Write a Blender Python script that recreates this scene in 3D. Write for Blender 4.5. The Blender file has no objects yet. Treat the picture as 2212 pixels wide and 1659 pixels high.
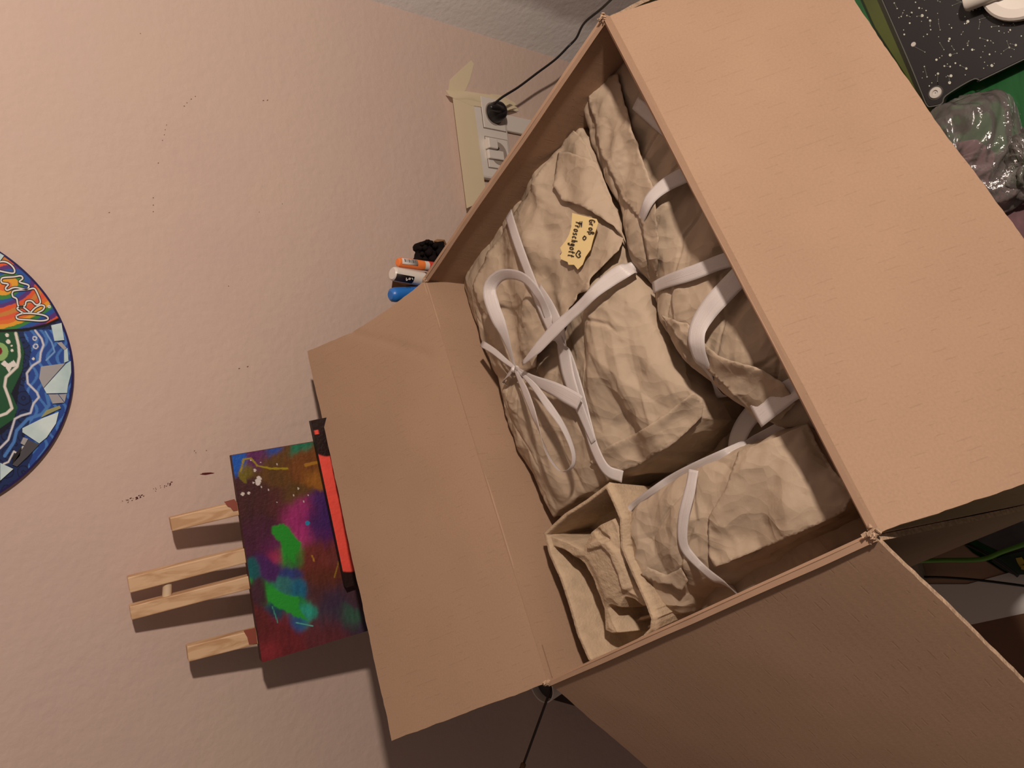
import bpy, math, random
import numpy as np
from mathutils import Vector, Matrix
from mathutils.bvhtree import BVHTree
from mathutils.geometry import delaunay_2d_cdt

# ------------------------------------------------------------------ camera
CAMZ = 1.68
R = np.array([[-0.124552289633925, 0.9922117891689285, -0.0015787910376748962],
              [-0.6941303749954775, -0.08827091473930927, -0.7144167328105658],
              [-0.7089920660032696, -0.08788635300932325, 0.6997186858296239]])
CAM = np.array([0., 0., CAMZ])
W, H, F = 2212., 1659., 1660.
col = bpy.context.scene.collection
sc = bpy.context.scene
cd = bpy.data.cameras.new('camera'); cam = bpy.data.objects.new('camera', cd); col.objects.link(cam)
cam.matrix_world = Matrix([[*R[0], 0], [*R[1], 0], [*R[2], CAMZ], [0, 0, 0, 1]])
cd.sensor_width = 36; cd.sensor_fit = 'HORIZONTAL'; cd.lens = 36 * F / W; cd.clip_start = .01
sc.camera = cam

# ------------------------------------------------------------------ world, lamp, exposure
sc.view_settings.view_transform = 'Standard'; sc.view_settings.look = 'None'
sc.view_settings.gamma = 1; sc.view_settings.use_curve_mapping = False
sc.view_settings.exposure = 0.0
w = bpy.data.worlds.new('world'); sc.world = w; w.use_nodes = True
w.node_tree.nodes['Background'].inputs[0].default_value = (1.0, .76, .66, 1)
w.node_tree.nodes['Background'].inputs[1].default_value = .135
LAMP = (.69, -.32, CAMZ + .18)
ld = bpy.data.lights.new('room_lamp', 'POINT'); ld.energy = 63; ld.shadow_soft_size = .03
ld.color = (1, .85, .73)
lo = bpy.data.objects.new('room_lamp', ld); col.objects.link(lo); lo.location = LAMP

# ------------------------------------------------------------------ helpers
rng = np.random.default_rng(7)
random.seed(7)
def ray(px, py):
    return R @ np.array([px - W/2, -(py - H/2), -F])
def at_y(px, py, y):
    d = ray(px, py); return CAM + d * (y / d[1])
def at_z(px, py, z):            # z measured from the camera height
    d = ray(px, py); return CAM + d * (z / d[2])
def at_plane(px, py, p0, nn):
    d = ray(px, py); return CAM + d * (np.dot(np.asarray(p0) - CAM, nn) / np.dot(d, nn))
def to_px(P):
    c = (P - CAM) @ R
    return np.stack([W/2 + F*c[..., 0]/-c[..., 2], H/2 - F*c[..., 1]/-c[..., 2]], -1)
def nrm(v): v = np.asarray(v, float); return v/np.linalg.norm(v)

def lin(c):
    c = [x/255 for x in c]
    return tuple(x/12.92 if x <= .04045 else ((x+.055)/1.055)**2.4 for x in c)

def mesh_obj(name, verts, faces, m=None, parent=None, smooth=False, loc=None):
    me = bpy.data.meshes.new(name)
    verts = np.asarray(verts, float)
    if loc is None: loc = np.zeros(3)
    me.from_pydata((verts - loc).tolist(), [], [tuple(int(i) for i in f) for f in faces])
    me.validate()
    if smooth: me.polygons.foreach_set('use_smooth', [True]*len(me.polygons))
    if m: me.materials.append(m)
    o = bpy.data.objects.new(name, me); col.objects.link(o)
    o.location = loc
    if parent is not None:
        o.parent = parent
        o.location = np.asarray(loc) - np.asarray(parent.location)
        if parent.parent is not None: o.location = np.asarray(o.location) - np.asarray(parent.parent.location)
    return o
def empty(name, loc, label, cat, group=None):
    o = bpy.data.objects.new(name, None); col.objects.link(o); o.location = loc
    o.empty_display_size = .05
    tag(o, label, cat, group); return o
def tag(o, label=None, cat=None, group=None, kind=None):
    if label: o['label'] = label
    if cat: o['category'] = cat
    if group: o['group'] = group
    if kind: o['kind'] = kind
    return o
def bevel(o, wd, seg=2):
    b = o.modifiers.new('bevel', 'BEVEL'); b.width = wd; b.segments = seg; b.limit_method = 'ANGLE'
    o.data.polygons.foreach_set('use_smooth', [False]*len(o.data.polygons)); return o
def solid(o, t, off=0):
    s = o.modifiers.new('solid', 'SOLIDIFY'); s.thickness = t; s.offset = off; return o
BOXF = [(0,3,2,1),(4,5,6,7),(0,1,5,4),(1,2,6,5),(2,3,7,6),(3,0,4,7)]
def hexa(name, b4, t4, m, parent=None, bev=0):
    o = mesh_obj(name, list(b4)+list(t4), BOXF, m, parent)
    if bev: bevel(o, bev)
    return o
def box(name, lo_, hi_, m, parent=None, bev=0):
    (x0,y0,z0),(x1,y1,z1) = lo_, hi_
    return hexa(name, [(x0,y0,z0),(x1,y0,z0),(x1,y1,z0),(x0,y1,z0)], [(x0,y0,z1),(x1,y0,z1),(x1,y1,z1),(x0,y1,z1)], m, parent, bev)
def bar(name, p, q, wdt, th, side, m, parent=None, bev=.001):   # rectangular bar p->q, width along side
    p, q = np.asarray(p, float), np.asarray(q, float); t = nrm(q-p); s = nrm(np.asarray(side) - np.dot(side, t)*t); u = np.cross(t, s)
    c = [(-1,-1),(1,-1),(1,1),(-1,1)]
    return hexa(name, [p + s*wdt/2*a + u*th/2*b for a,b in c], [q + s*wdt/2*a + u*th/2*b for a,b in c], m, parent, bev)
def lathe(name, p0, axis, prof, m, parent=None, n=32, smooth=True, cap=True):
    p0 = np.asarray(p0, float); ax = nrm(axis); s = nrm(np.cross(ax, [0.3,.9,.2])); u = np.cross(ax, s)
    V, Fc = [], []
    for (r_, h) in prof:
        for i in range(n):
            a = 2*math.pi*i/n
            V.append(p0 + ax*h + (s*math.cos(a)+u*math.sin(a))*r_)
    for j in range(len(prof)-1):
        for i in range(n):
            k = (i+1) % n
            Fc.append((j*n+i, j*n+k, (j+1)*n+k, (j+1)*n+i))
    if cap:
        Fc.append(tuple(range(n-1, -1, -1))); b = (len(prof)-1)*n; Fc.append(tuple(b+i for i in range(n)))
    o = mesh_obj(name, V, Fc, m, parent)
    if smooth:
        o.data.polygons.foreach_set('use_smooth', [len(p.vertices) == 4 for p in o.data.polygons])
        e = o.modifiers.new('es', 'EDGE_SPLIT'); e.split_angle = math.radians(40)
    return o
def tube(name, pts, rad, m, parent=None, n=10, sub=6):
    P = spline(np.array(pts, float), sub); V, Fc = [], []
    t0 = None
    u = None
    rr = rad if hasattr(rad, '__len__') else [rad]*len(P)
    rr = np.interp(np.linspace(0, 1, len(P)), np.linspace(0, 1, len(rr)), rr)
    for i, p in enumerate(P):
        t = nrm(P[min(i+1, len(P)-1)] - P[max(i-1, 0)])
        if u is None: u = nrm(np.cross(t, [.31, .2, .93]))
        u = nrm(u - np.dot(u, t)*t); v = np.cross(t, u)
        for k in range(n):
            a = 2*math.pi*k/n; V.append(p + (u*math.cos(a)+v*math.sin(a))*rr[i])
    for j in range(len(P)-1):
        for i in range(n):
            k = (i+1) % n; Fc.append((j*n+i, j*n+k, (j+1)*n+k, (j+1)*n+i))
    Fc.append(tuple(range(n-1, -1, -1))); b = (len(P)-1)*n; Fc.append(tuple(b+i for i in range(n)))
    return mesh_obj(name, V, Fc, m, parent, smooth=True)
def spline(P, sub):
    P = np.asarray(P, float)
    if len(P) < 3: return np.array([P[0] + (P[-1]-P[0])*t for t in np.linspace(0, 1, sub+1)])
    Q = np.vstack([2*P[0]-P[1], P, 2*P[-1]-P[-2]]); out = []
    for i in range(1, len(Q)-2):
        a, b, c, d = Q[i-1], Q[i], Q[i+1], Q[i+2]
        for t in np.arange(sub)/sub:
            out.append(.5*((2*b)+(-a+c)*t+(2*a-5*b+4*c-d)*t*t+(-a+3*b-3*c+d)*t**3))
    out.append(P[-1]); return np.array(out)
def poly_mesh(pts3, m, name, parent=None, th=0):
    o = mesh_obj(name, pts3, [tuple(range(len(pts3)))], m, parent)
    if th: solid(o, th, 1)
    return o
def in_poly(pts, poly):
    x, y = pts[..., 0], pts[..., 1]; ins = np.zeros(x.shape, bool); n_ = len(poly)
    for i in range(n_):
        x1, y1 = poly[i]; x2, y2 = poly[(i+1) % n_]
        c = ((y1 > y) != (y2 > y)) & (x < (x2-x1)*(y-y1)/((y2-y1) if y2 != y1 else 1e-9)+x1)
        ins ^= c
    return ins
def seg_dist(pts, line, closed=False):
    d = np.full(pts.shape[:-1], 1e9); line = np.asarray(line, float)
    m_ = len(line) if closed else len(line)-1
    for i in range(m_):
        a = line[i]; b = line[(i+1) % len(line)]; ab = b-a
        t = np.clip(((pts-a) @ ab)/(ab @ ab+1e-12), 0, 1)
        d = np.minimum(d, np.linalg.norm(pts-(a+t[..., None]*ab), axis=-1))
    return d
def sdf(pts, poly):             # positive inside
    d = seg_dist(pts, poly, True); return np.where(in_poly(pts, poly), d, -d)
def sstep(a, b, x):
    t = np.clip((x-a)/(b-a), 0, 1); return t*t*(3-2*t)

# value noise and crumple (piecewise linear facets on a warped simplex lattice)
def _hash(i, j, s):
    h = (i*374761393 + j*668265263 + s*1442695041) & 0xffffffff
    h = ((h ^ (h >> 13))*1274126177) & 0xffffffff
    return ((h ^ (h >> 16)) & 0xffff)/65535.0
def vnoise(x, y, s=0):
    xi = np.floor(x).astype(np.int64); yi = np.floor(y).astype(np.int64); fx = x-xi; fy = y-yi
    fx = fx*fx*(3-2*fx); fy = fy*fy*(3-2*fy)
    return ((_hash(xi, yi, s)*(1-fx)+_hash(xi+1, yi, s)*fx)*(1-fy) + (_hash(xi, yi+1, s)*(1-fx)+_hash(xi+1, yi+1, s)*fx)*fy)*2-1
def fbm(x, y, s=0, o=4):
    r_ = 0; a = 1; t = 0
    for k in range(o):
        r_ = r_ + a*vnoise(x*2**k+k*17.3, y*2**k+k*9.1, s+k); t += a; a *= .5
    return r_/t
def facet(x, y, s=0):
    wx = x + .32*vnoise(x*.7+5, y*.7, s+31); wy = y + .32*vnoise(x*.7, y*.7+11, s+57)
    X = wx - wy*.57735; Y = wy*1.1547
    i = np.floor(X).astype(np.int64); j = np.floor(Y).astype(np.int64); fx = X-i; fy = Y-j
    up = fx+fy > 1
    a = _hash(i, j, s); b = _hash(i+1, j, s); c = _hash(i, j+1, s); d = _hash(i+1, j+1, s)
    lo_ = a + (b-a)*fx + (c-a)*fy
    hi_ = d + (c-d)*(1-fx) + (b-d)*(1-fy)
    return np.where(up, hi_, lo_)*2-1
def crumple(a, b, s=0, ang=0, amp=1., stretch=2.2):
    c, q = math.cos(ang), math.sin(ang)
    x = a*c+b*q; y = -a*q+b*c
    mod = .55+.6*(vnoise(a*9, b*9, s+90)*.5+.5)
    return amp*1.2*(.0078*facet(x/(.034*stretch), y/.050, s) + .0052*facet(x/(.021*stretch), y/.027, s+5)*mod
                + .0022*facet(x/(.011*stretch), y/.0135, s+9)*mod + .0005*facet(x/.012, y/.008, s+13)*mod
                - .0016*np.clip(1-np.abs(facet(x/(.03*stretch), y/.035, s+17))/.09, 0, 1)*mod)

# ------------------------------------------------------------------ materials
def mat(name, c, rough=.6, spec=.5, metal=0, noise=0, nscale=40, bump=0, bscale=200, trans=0, coat=0):
    m = bpy.data.materials.new(name); m.use_nodes = True; nt = m.node_tree; b = nt.nodes['Principled BSDF']
    b.inputs['Base Color'].default_value = (*c, 1); b.inputs['Roughness'].default_value = rough
    b.inputs['Metallic'].default_value = metal; b.inputs['Specular IOR Level'].default_value = spec
    b.inputs['Transmission Weight'].default_value = trans; b.inputs['Coat Weight'].default_value = coat
    tc = nt.nodes.new('ShaderNodeTexCoord')
    if noise:
        n_ = nt.nodes.new('ShaderNodeTexNoise'); n_.inputs['Scale'].default_value = nscale; n_.inputs['Detail'].default_value = 5
        nt.links.new(tc.outputs['Object'], n_.inputs['Vector'])
        r_ = nt.nodes.new('ShaderNodeValToRGB')
        r_.color_ramp.elements[0].position = .3; r_.color_ramp.elements[1].position = .7
        r_.color_ramp.elements[0].color = (*[x*(1-noise) for x in c], 1); r_.color_ramp.elements[1].color = (*[min(1, x*(1+noise)) for x in c], 1)
        nt.links.new(n_.outputs['Fac'], r_.inputs[0]); nt.links.new(r_.outputs[0], b.inputs['Base Color'])
    if bump:
        n2 = nt.nodes.new('ShaderNodeTexNoise'); n2.inputs['Scale'].default_value = bscale; n2.inputs['Detail'].default_value = 6
        nt.links.new(tc.outputs['Object'], n2.inputs['Vector'])
        bp = nt.nodes.new('ShaderNodeBump'); bp.inputs['Strength'].default_value = 1; bp.inputs['Distance'].default_value = bump
        nt.links.new(n2.outputs['Fac'], bp.inputs['Height']); nt.links.new(bp.outputs[0], b.inputs['Normal'])
    return m
def vcmat(name, rough=.45, spec=.5, bump=0, bscale=300):
    m = mat(name, (1, 1, 1), rough, spec, bump=bump, bscale=bscale); nt = m.node_tree
    a = nt.nodes.new('ShaderNodeVertexColor'); a.layer_name = 'paint'
    nt.links.new(a.outputs['Color'], nt.nodes['Principled BSDF'].inputs['Base Color']); return m
def setvc(o, rgb):
    at = o.data.color_attributes.new('paint', 'FLOAT_COLOR', 'POINT')
    c = np.ones((len(o.data.vertices), 4)); c[:, :3] = rgb; at.data.foreach_set('color', c.ravel())

def wallmat(name, c, band=None):
    """rough painted woodchip plaster"""
    m = mat(name, c, .85, .25); nt = m.node_tree; b = nt.nodes['Principled BSDF']
    tc = nt.nodes.new('ShaderNodeTexCoord')
    n1 = nt.nodes.new('ShaderNodeTexNoise'); n1.inputs['Scale'].default_value = 3; n1.inputs['Detail'].default_value = 8; n1.inputs['Roughness'].default_value = .65
    n2 = nt.nodes.new('ShaderNodeTexNoise'); n2.inputs['Scale'].default_value = 120; n2.inputs['Detail'].default_value = 4
    v = nt.nodes.new('ShaderNodeTexVoronoi'); v.feature = 'SMOOTH_F1'; v.inputs['Scale'].default_value = 75
    n3 = nt.nodes.new('ShaderNodeTexNoise'); n3.inputs['Scale'].default_value = 14; n3.inputs['Detail'].default_value = 5
    for n_ in (n1, n2, v, n3): nt.links.new(tc.outputs['Object'], n_.inputs['Vector'])
    r_ = nt.nodes.new('ShaderNodeValToRGB'); r_.color_ramp.elements[0].position = .35; r_.color_ramp.elements[1].position = .65
    r_.color_ramp.elements[0].color = (c[0]*.975, c[1]*.965, c[2]*.985, 1); r_.color_ramp.elements[1].color = (c[0]*1.02, c[1]*1.03, c[2]*.985, 1)
    nt.links.new(n1.outputs['Fac'], r_.inputs[0])
    src = r_.outputs[0]
    if band:                      # reflected light along the corner, put into the colour as a paler strip
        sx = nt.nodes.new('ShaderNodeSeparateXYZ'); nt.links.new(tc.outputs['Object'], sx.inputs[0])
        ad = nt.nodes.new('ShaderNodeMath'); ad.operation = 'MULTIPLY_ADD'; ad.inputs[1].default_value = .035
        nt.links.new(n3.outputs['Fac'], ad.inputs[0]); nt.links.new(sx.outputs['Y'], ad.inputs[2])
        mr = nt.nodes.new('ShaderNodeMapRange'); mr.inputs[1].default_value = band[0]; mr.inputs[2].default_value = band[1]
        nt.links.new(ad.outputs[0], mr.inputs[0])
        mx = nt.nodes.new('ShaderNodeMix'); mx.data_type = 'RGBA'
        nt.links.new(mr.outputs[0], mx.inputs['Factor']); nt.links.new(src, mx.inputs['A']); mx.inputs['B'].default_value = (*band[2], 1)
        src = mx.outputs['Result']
    nt.links.new(src, b.inputs['Base Color'])
    s = nt.nodes.new('ShaderNodeMath'); s.operation = 'MULTIPLY_ADD'; s.inputs[1].default_value = .7
    nt.links.new(v.outputs['Distance'], s.inputs[0]); nt.links.new(n2.outputs['Fac'], s.inputs[2])
    s2 = nt.nodes.new('ShaderNodeMath'); s2.operation = 'MULTIPLY_ADD'; s2.inputs[1].default_value = 1.4
    nt.links.new(n3.outputs['Fac'], s2.inputs[0]); nt.links.new(s.outputs[0], s2.inputs[2])
    bp = nt.nodes.new('ShaderNodeBump'); bp.inputs['Distance'].default_value = .00062
    nt.links.new(s2.outputs[0], bp.inputs['Height']); nt.links.new(bp.outputs[0], b.inputs['Normal'])
    return m

def cardmat(name, c):
    """corrugated board: UV x runs along the fold, flutes run along y"""
    m = mat(name, c, .75, .2); nt = m.node_tree; b = nt.nodes['Principled BSDF']
    uv = nt.nodes.new('ShaderNodeUVMap'); uv.uv_map = 'uv'
    sep = nt.nodes.new('ShaderNodeSeparateXYZ'); nt.links.new(uv.outputs[0], sep.inputs[0])
    def math_(op, a, bb=None, cc=None):
        q = nt.nodes.new('ShaderNodeMath'); q.operation = op
        for i, x in enumerate((a, bb, cc)):
            if x is None: continue
            if isinstance(x, (int, float)): q.inputs[i].default_value = x
            else: nt.links.new(x, q.inputs[i])
        return q.outputs[0]
    wv = math_('SINE', math_('MULTIPLY', sep.outputs['X'], 2*math.pi/.0078))
    n1 = nt.nodes.new('ShaderNodeTexNoise'); n1.inputs['Scale'].default_value = 9; n1.inputs['Detail'].default_value = 7
    n2 = nt.nodes.new('ShaderNodeTexNoise'); n2.inputs['Scale'].default_value = 500; n2.inputs['Detail'].default_value = 3
    nt.links.new(uv.outputs[0], n1.inputs['Vector']); nt.links.new(uv.outputs[0], n2.inputs['Vector'])
    # dashes: thin darker lines along flutes broken by stretched noise
    mp = nt.nodes.new('ShaderNodeMapping'); mp.inputs['Scale'].default_value = (130, 60, 1); nt.links.new(uv.outputs[0], mp.inputs[0])
    n3 = nt.nodes.new('ShaderNodeTexNoise'); n3.inputs['Scale'].default_value = 1; n3.inputs['Detail'].default_value = 2; nt.links.new(mp.outputs[0], n3.inputs['Vector'])
    line = math_('POWER', math_('MULTIPLY_ADD', wv, .5, .5), 26)
    dash = math_('MULTIPLY', line, math_('GREATER_THAN', n3.outputs['Fac'], .585))
    f1 = math_('MULTIPLY_ADD', math_('SUBTRACT', n1.outputs['Fac'], .5), .24, 1)
    f2 = math_('MULTIPLY_ADD', math_('SUBTRACT', n2.outputs['Fac'], .5), .22, f1)
    f3 = math_('MULTIPLY_ADD', dash, -.085, f2)
    mul = nt.nodes.new('ShaderNodeVectorMath'); mul.operation = 'SCALE'; mul.inputs[0].default_value = c
    nt.links.new(f3, mul.inputs['Scale']); nt.links.new(mul.outputs[0], b.inputs['Base Color'])
    hgt = math_('MULTIPLY_ADD', wv, .05, math_('MULTIPLY_ADD', dash, -.35, math_('MULTIPLY', n2.outputs['Fac'], .25)))
    bp = nt.nodes.new('ShaderNodeBump'); bp.inputs['Distance'].default_value = .00022
    nt.links.new(hgt, bp.inputs['Height']); nt.links.new(bp.outputs[0], b.inputs['Normal'])
    return m

WALLC = (.60, .455, .39)
def papermat():
    m = mat('kraft_paper', (.41, .315, .228), .7, .25, noise=.06, nscale=30); nt = m.node_tree; b = nt.nodes['Principled BSDF']
    tc = nt.nodes.new('ShaderNodeTexCoord'); nz = nt.nodes.new('ShaderNodeTexNoise'); nz.inputs['Scale'].default_value = 22; nz.inputs['Detail'].default_value = 2
    mx = nt.nodes.new('ShaderNodeMix'); mx.data_type = 'RGBA'; mx.blend_type = 'LINEAR_LIGHT'; mx.inputs['Factor'].default_value = .018
    nt.links.new(tc.outputs['Object'], nz.inputs['Vector']); nt.links.new(tc.outputs['Object'], mx.inputs['A']); nt.links.new(nz.outputs['Color'], mx.inputs['B'])
    prev = None
    for sc_, dist in ((24, .0052), (55, .0017)):
        mp = nt.nodes.new('ShaderNodeMapping'); mp.inputs['Scale'].default_value = (1.2, .75, .9); nt.links.new(mx.outputs['Result'], mp.inputs[0])
        v = nt.nodes.new('ShaderNodeTexVoronoi'); v.feature = 'F1'; v.inputs['Scale'].default_value = sc_; nt.links.new(mp.outputs[0], v.inputs['Vector'])
        bp = nt.nodes.new('ShaderNodeBump'); bp.inputs['Distance'].default_value = dist; bp.inputs['Strength'].default_value = 1.
        nt.links.new(v.outputs['Distance'], bp.inputs['Height'])
        if prev: nt.links.new(prev, bp.inputs['Normal'])
        prev = bp.outputs[0]
    nf = nt.nodes.new('ShaderNodeTexNoise'); nf.inputs['Scale'].default_value = 260; nf.inputs['Detail'].default_value = 4; nt.links.new(tc.outputs['Object'], nf.inputs['Vector'])
    bp = nt.nodes.new('ShaderNodeBump'); bp.inputs['Distance'].default_value = .00018; nt.links.new(nf.outputs['Fac'], bp.inputs['Height']); nt.links.new(prev, bp.inputs['Normal'])
    nt.links.new(bp.outputs[0], b.inputs['Normal']); return m
M = dict(
    wall=wallmat('wall_paint', WALLC),
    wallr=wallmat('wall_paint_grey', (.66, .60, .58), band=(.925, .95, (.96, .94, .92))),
    floor=mat('floor_wood', (.16, .09, .05), .5, noise=.3, nscale=6),
    card=cardmat('cardboard', (.345, .222, .146)),
    cardedge=mat('cardboard_edge', (.42, .29, .20), .9, .1, noise=.25, nscale=300, bump=.0008, bscale=500),
    cardfold=mat('cardboard_fold', (.38, .245, .165), .75, .2, noise=.05, nscale=40),
    paper=papermat(),
    pulp=mat('moulded_pulp', (.46, .345, .235), .95, .1, noise=.10, nscale=90, bump=.0007, bscale=420),
    dark=mat('dark_wood', (.035, .02, .014), .6),
    black=mat('black_plastic', (.012, .010, .011), .4),
    softblack=mat('black_felt', (.010, .007, .007), .95, .1, bump=.001, bscale=300),
    white=mat('white_plastic', (.72, .66, .60), .35),
    whitepaper=mat('white_paper', (.62, .58, .55), .8, .2),
    green=mat('green_paint', (.010, .09, .022), .28, .5, noise=.0),
    olive=mat('olive_plastic', (.05, .065, .008), .2, .6, noise=.3, nscale=10),
    orange=mat('orange_plastic', (.85, .22, .05), .35),
    red=mat('red_plastic', (.62, .06, .04), .35),
    blue=mat('blue_plastic', (.02, .16, .55), .35),
    pine=mat('pine_wood', (.62, .40, .235), .6),
    yellow=mat('label_paper', (.80, .62, .30), .6, .3),
    ink=mat('black_ink', (.015, .01, .01), .5),
    grey=mat('grey_cloth', (.10, .09, .10), .9, noise=.2, nscale=30),
    greencable=mat('green_cable', (.12, .32, .04), .4),
    metal=mat('metal', (.6, .55, .5), .3, metal=1),
    rubber=mat('white_rubber', (.50, .46, .42), .6),
    brown=mat('dry_leaf', (.20, .10, .04), .7, noise=.4, nscale=40),
    redpaint=mat('dark_red_paint', (.10, .008, .008), .5),
    redcanvas=mat('coral_red_paint', (.85, .10, .06), .5, noise=.08, nscale=30),
    blackpaint=mat('black_paint', (.016, .008, .007), .6),
)
# ribbon: glossy white plastic, thin and a little translucent
def ribmat():
    m = mat('ribbon_satin', (.80, .74, .72), .28, .6); nt = m.node_tree; b = nt.nodes['Principled BSDF']
    tr = nt.nodes.new('ShaderNodeBsdfTranslucent'); tr.inputs[0].default_value = (.8, .7, .66, 1)
    tp = nt.nodes.new('ShaderNodeBsdfTransparent')
    mx = nt.nodes.new('ShaderNodeMixShader'); mx.inputs[0].default_value = .22
    mx2 = nt.nodes.new('ShaderNodeMixShader'); mx2.inputs[0].default_value = .10
    out = nt.nodes['Material Output']
    nt.links.new(b.outputs[0], mx.inputs[1]); nt.links.new(tr.outputs[0], mx.inputs[2])
    nt.links.new(mx.outputs[0], mx2.inputs[1]); nt.links.new(tp.outputs[0], mx2.inputs[2]); nt.links.new(mx2.outputs[0], out.inputs[0])
    uv = nt.nodes.new('ShaderNodeUVMap'); uv.uv_map = 'uv'
    mp = nt.nodes.new('ShaderNodeMapping'); mp.inputs['Scale'].default_value = (9, .6, 1); nt.links.new(uv.outputs[0], mp.inputs[0])
    n_ = nt.nodes.new('ShaderNodeTexNoise'); n_.inputs['Scale'].default_value = 3; nt.links.new(mp.outputs[0], n_.inputs['Vector'])
    bp = nt.nodes.new('ShaderNodeBump'); bp.inputs['Distance'].default_value = .0004; nt.links.new(n_.outputs['Fac'], bp.inputs['Height'])
    nt.links.new(bp.outputs[0], b.inputs['Normal'])
    return m
M['ribbon'] = ribmat()
def tapemat():
    m = mat('masking_tape', (.84, .72, .50), .7, .2); nt = m.node_tree; b = nt.nodes['Principled BSDF']
    tp = nt.nodes.new('ShaderNodeBsdfTransparent'); mx = nt.nodes.new('ShaderNodeMixShader'); mx.inputs[0].default_value = .28
    nt.links.new(b.outputs[0], mx.inputs[1]); nt.links.new(tp.outputs[0], mx.inputs[2]); nt.links.new(mx.outputs[0], nt.nodes['Material Output'].inputs[0])
    return m
M['tape'] = tapemat()
def filmmat():
    m = bpy.data.materials.new('clear_film'); m.use_nodes = True; nt = m.node_tree
    out = nt.nodes['Material Output']; nt.nodes.remove(nt.nodes['Principled BSDF'])
    g = nt.nodes.new('ShaderNodeBsdfGlossy'); g.inputs['Roughness'].default_value = .08
    d = nt.nodes.new('ShaderNodeBsdfDiffuse'); d.inputs[0].default_value = (.55, .48, .46, 1)
    t = nt.nodes.new('ShaderNodeBsdfTransparent'); t.inputs[0].default_value = (.93, .90, .90, 1)
    fr = nt.nodes.new('ShaderNodeFresnel'); fr.inputs[0].default_value = 1.7
    m1 = nt.nodes.new('ShaderNodeMixShader'); m1.inputs[0].default_value = .17
    nt.links.new(t.outputs[0], m1.inputs[1]); nt.links.new(d.outputs[0], m1.inputs[2])
    m2 = nt.nodes.new('ShaderNodeMixShader'); nt.links.new(fr.outputs[0], m2.inputs[0]); nt.links.new(m1.outputs[0], m2.inputs[1]); nt.links.new(g.outputs[0], m2.inputs[2])
    nt.links.new(m2.outputs[0], out.inputs[0])
    tc = nt.nodes.new('ShaderNodeTexCoord'); mp = nt.nodes.new('ShaderNodeMapping'); mp.inputs['Scale'].default_value = (1, 1, 1)
    nt.links.new(tc.outputs['Object'], mp.inputs[0])
    n_ = nt.nodes.new('ShaderNodeTexNoise'); n_.inputs['Scale'].default_value = 60; n_.inputs['Detail'].default_value = 6; nt.links.new(mp.outputs[0], n_.inputs['Vector'])
    bp = nt.nodes.new('ShaderNodeBump'); bp.inputs['Distance'].default_value = .003; nt.links.new(n_.outputs['Fac'], bp.inputs['Height'])
    nt.links.new(bp.outputs[0], g.inputs['Normal']); nt.links.new(bp.outputs[0], fr.inputs['Normal'])
    return m
M['film'] = filmmat()
def pinemat():
    m = M['pine']; nt = m.node_tree; b = nt.nodes['Principled BSDF']
    tc = nt.nodes.new('ShaderNodeTexCoord'); mp = nt.nodes.new('ShaderNodeMapping'); mp.inputs['Scale'].default_value = (95, 60, 5)
    n_ = nt.nodes.new('ShaderNodeTexNoise'); n_.inputs['Scale'].default_value = 1.3; n_.inputs['Detail'].default_value = 4; n_.inputs['Distortion'].default_value = .6
    r_ = nt.nodes.new('ShaderNodeValToRGB'); r_.color_ramp.elements[0].position = .35; r_.color_ramp.elements[1].position = .55
    r_.color_ramp.elements[0].color = (.50, .29, .15, 1); r_.color_ramp.elements[1].color = (.66, .44, .26, 1)
    nt.links.new(tc.outputs['Object'], mp.inputs[0]); nt.links.new(mp.outputs[0], n_.inputs['Vector']); nt.links.new(n_.outputs['Fac'], r_.inputs[0]); nt.links.new(r_.outputs[0], b.inputs['Base Color'])
pinemat()
def greenmat():
    m = M['green']; nt = m.node_tree; b = nt.nodes['Principled BSDF']
    tc = nt.nodes.new('ShaderNodeTexCoord'); mp = nt.nodes.new('ShaderNodeMapping'); mp.inputs['Scale'].default_value = (5, 60, 1); mp.inputs['Rotation'].default_value = (0, 0, .5)
    n_ = nt.nodes.new('ShaderNodeTexNoise'); n_.inputs['Scale'].default_value = 1.6; n_.inputs['Detail'].default_value = 5
    r_ = nt.nodes.new('ShaderNodeValToRGB'); r_.color_ramp.elements[0].position = .3; r_.color_ramp.elements[1].position = .75
    r_.color_ramp.elements[0].color = (.005, .062, .014, 1); r_.color_ramp.elements[1].color = (.016, .12, .032, 1)
    nt.links.new(tc.outputs['Object'], mp.inputs[0]); nt.links.new(mp.outputs[0], n_.inputs['Vector']); nt.links.new(n_.outputs['Fac'], r_.inputs[0]); nt.links.new(r_.outputs[0], b.inputs['Base Color'])
greenmat()

# ------------------------------------------------------------------ room
WY = 1.0; WX = .652
Z0 = CAMZ
tag(box('wall_back', (-2.2, WY, 0), (WX+.14, WY+.1, 2.6), M['wall']), kind='structure')
wb = bpy.data.objects['wall_back']
tag(hexa('wall_right', [(WX, WY, 0), (WX+.30, .25, 0), (WX+.42, .25, 0), (WX+.12, WY, 0)], [(WX, WY, 2.6), (WX+.30, .25, 2.6), (WX+.42, .25, 2.6), (WX+.12, WY, 2.6)], M['wallr']), kind='structure')  # slant and short end shaped to catch and pass the lamp's light
tag(box('floor', (-2.2, -2.2, -.05), (2.4, WY, 0), M['floor']), kind='structure')
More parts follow.
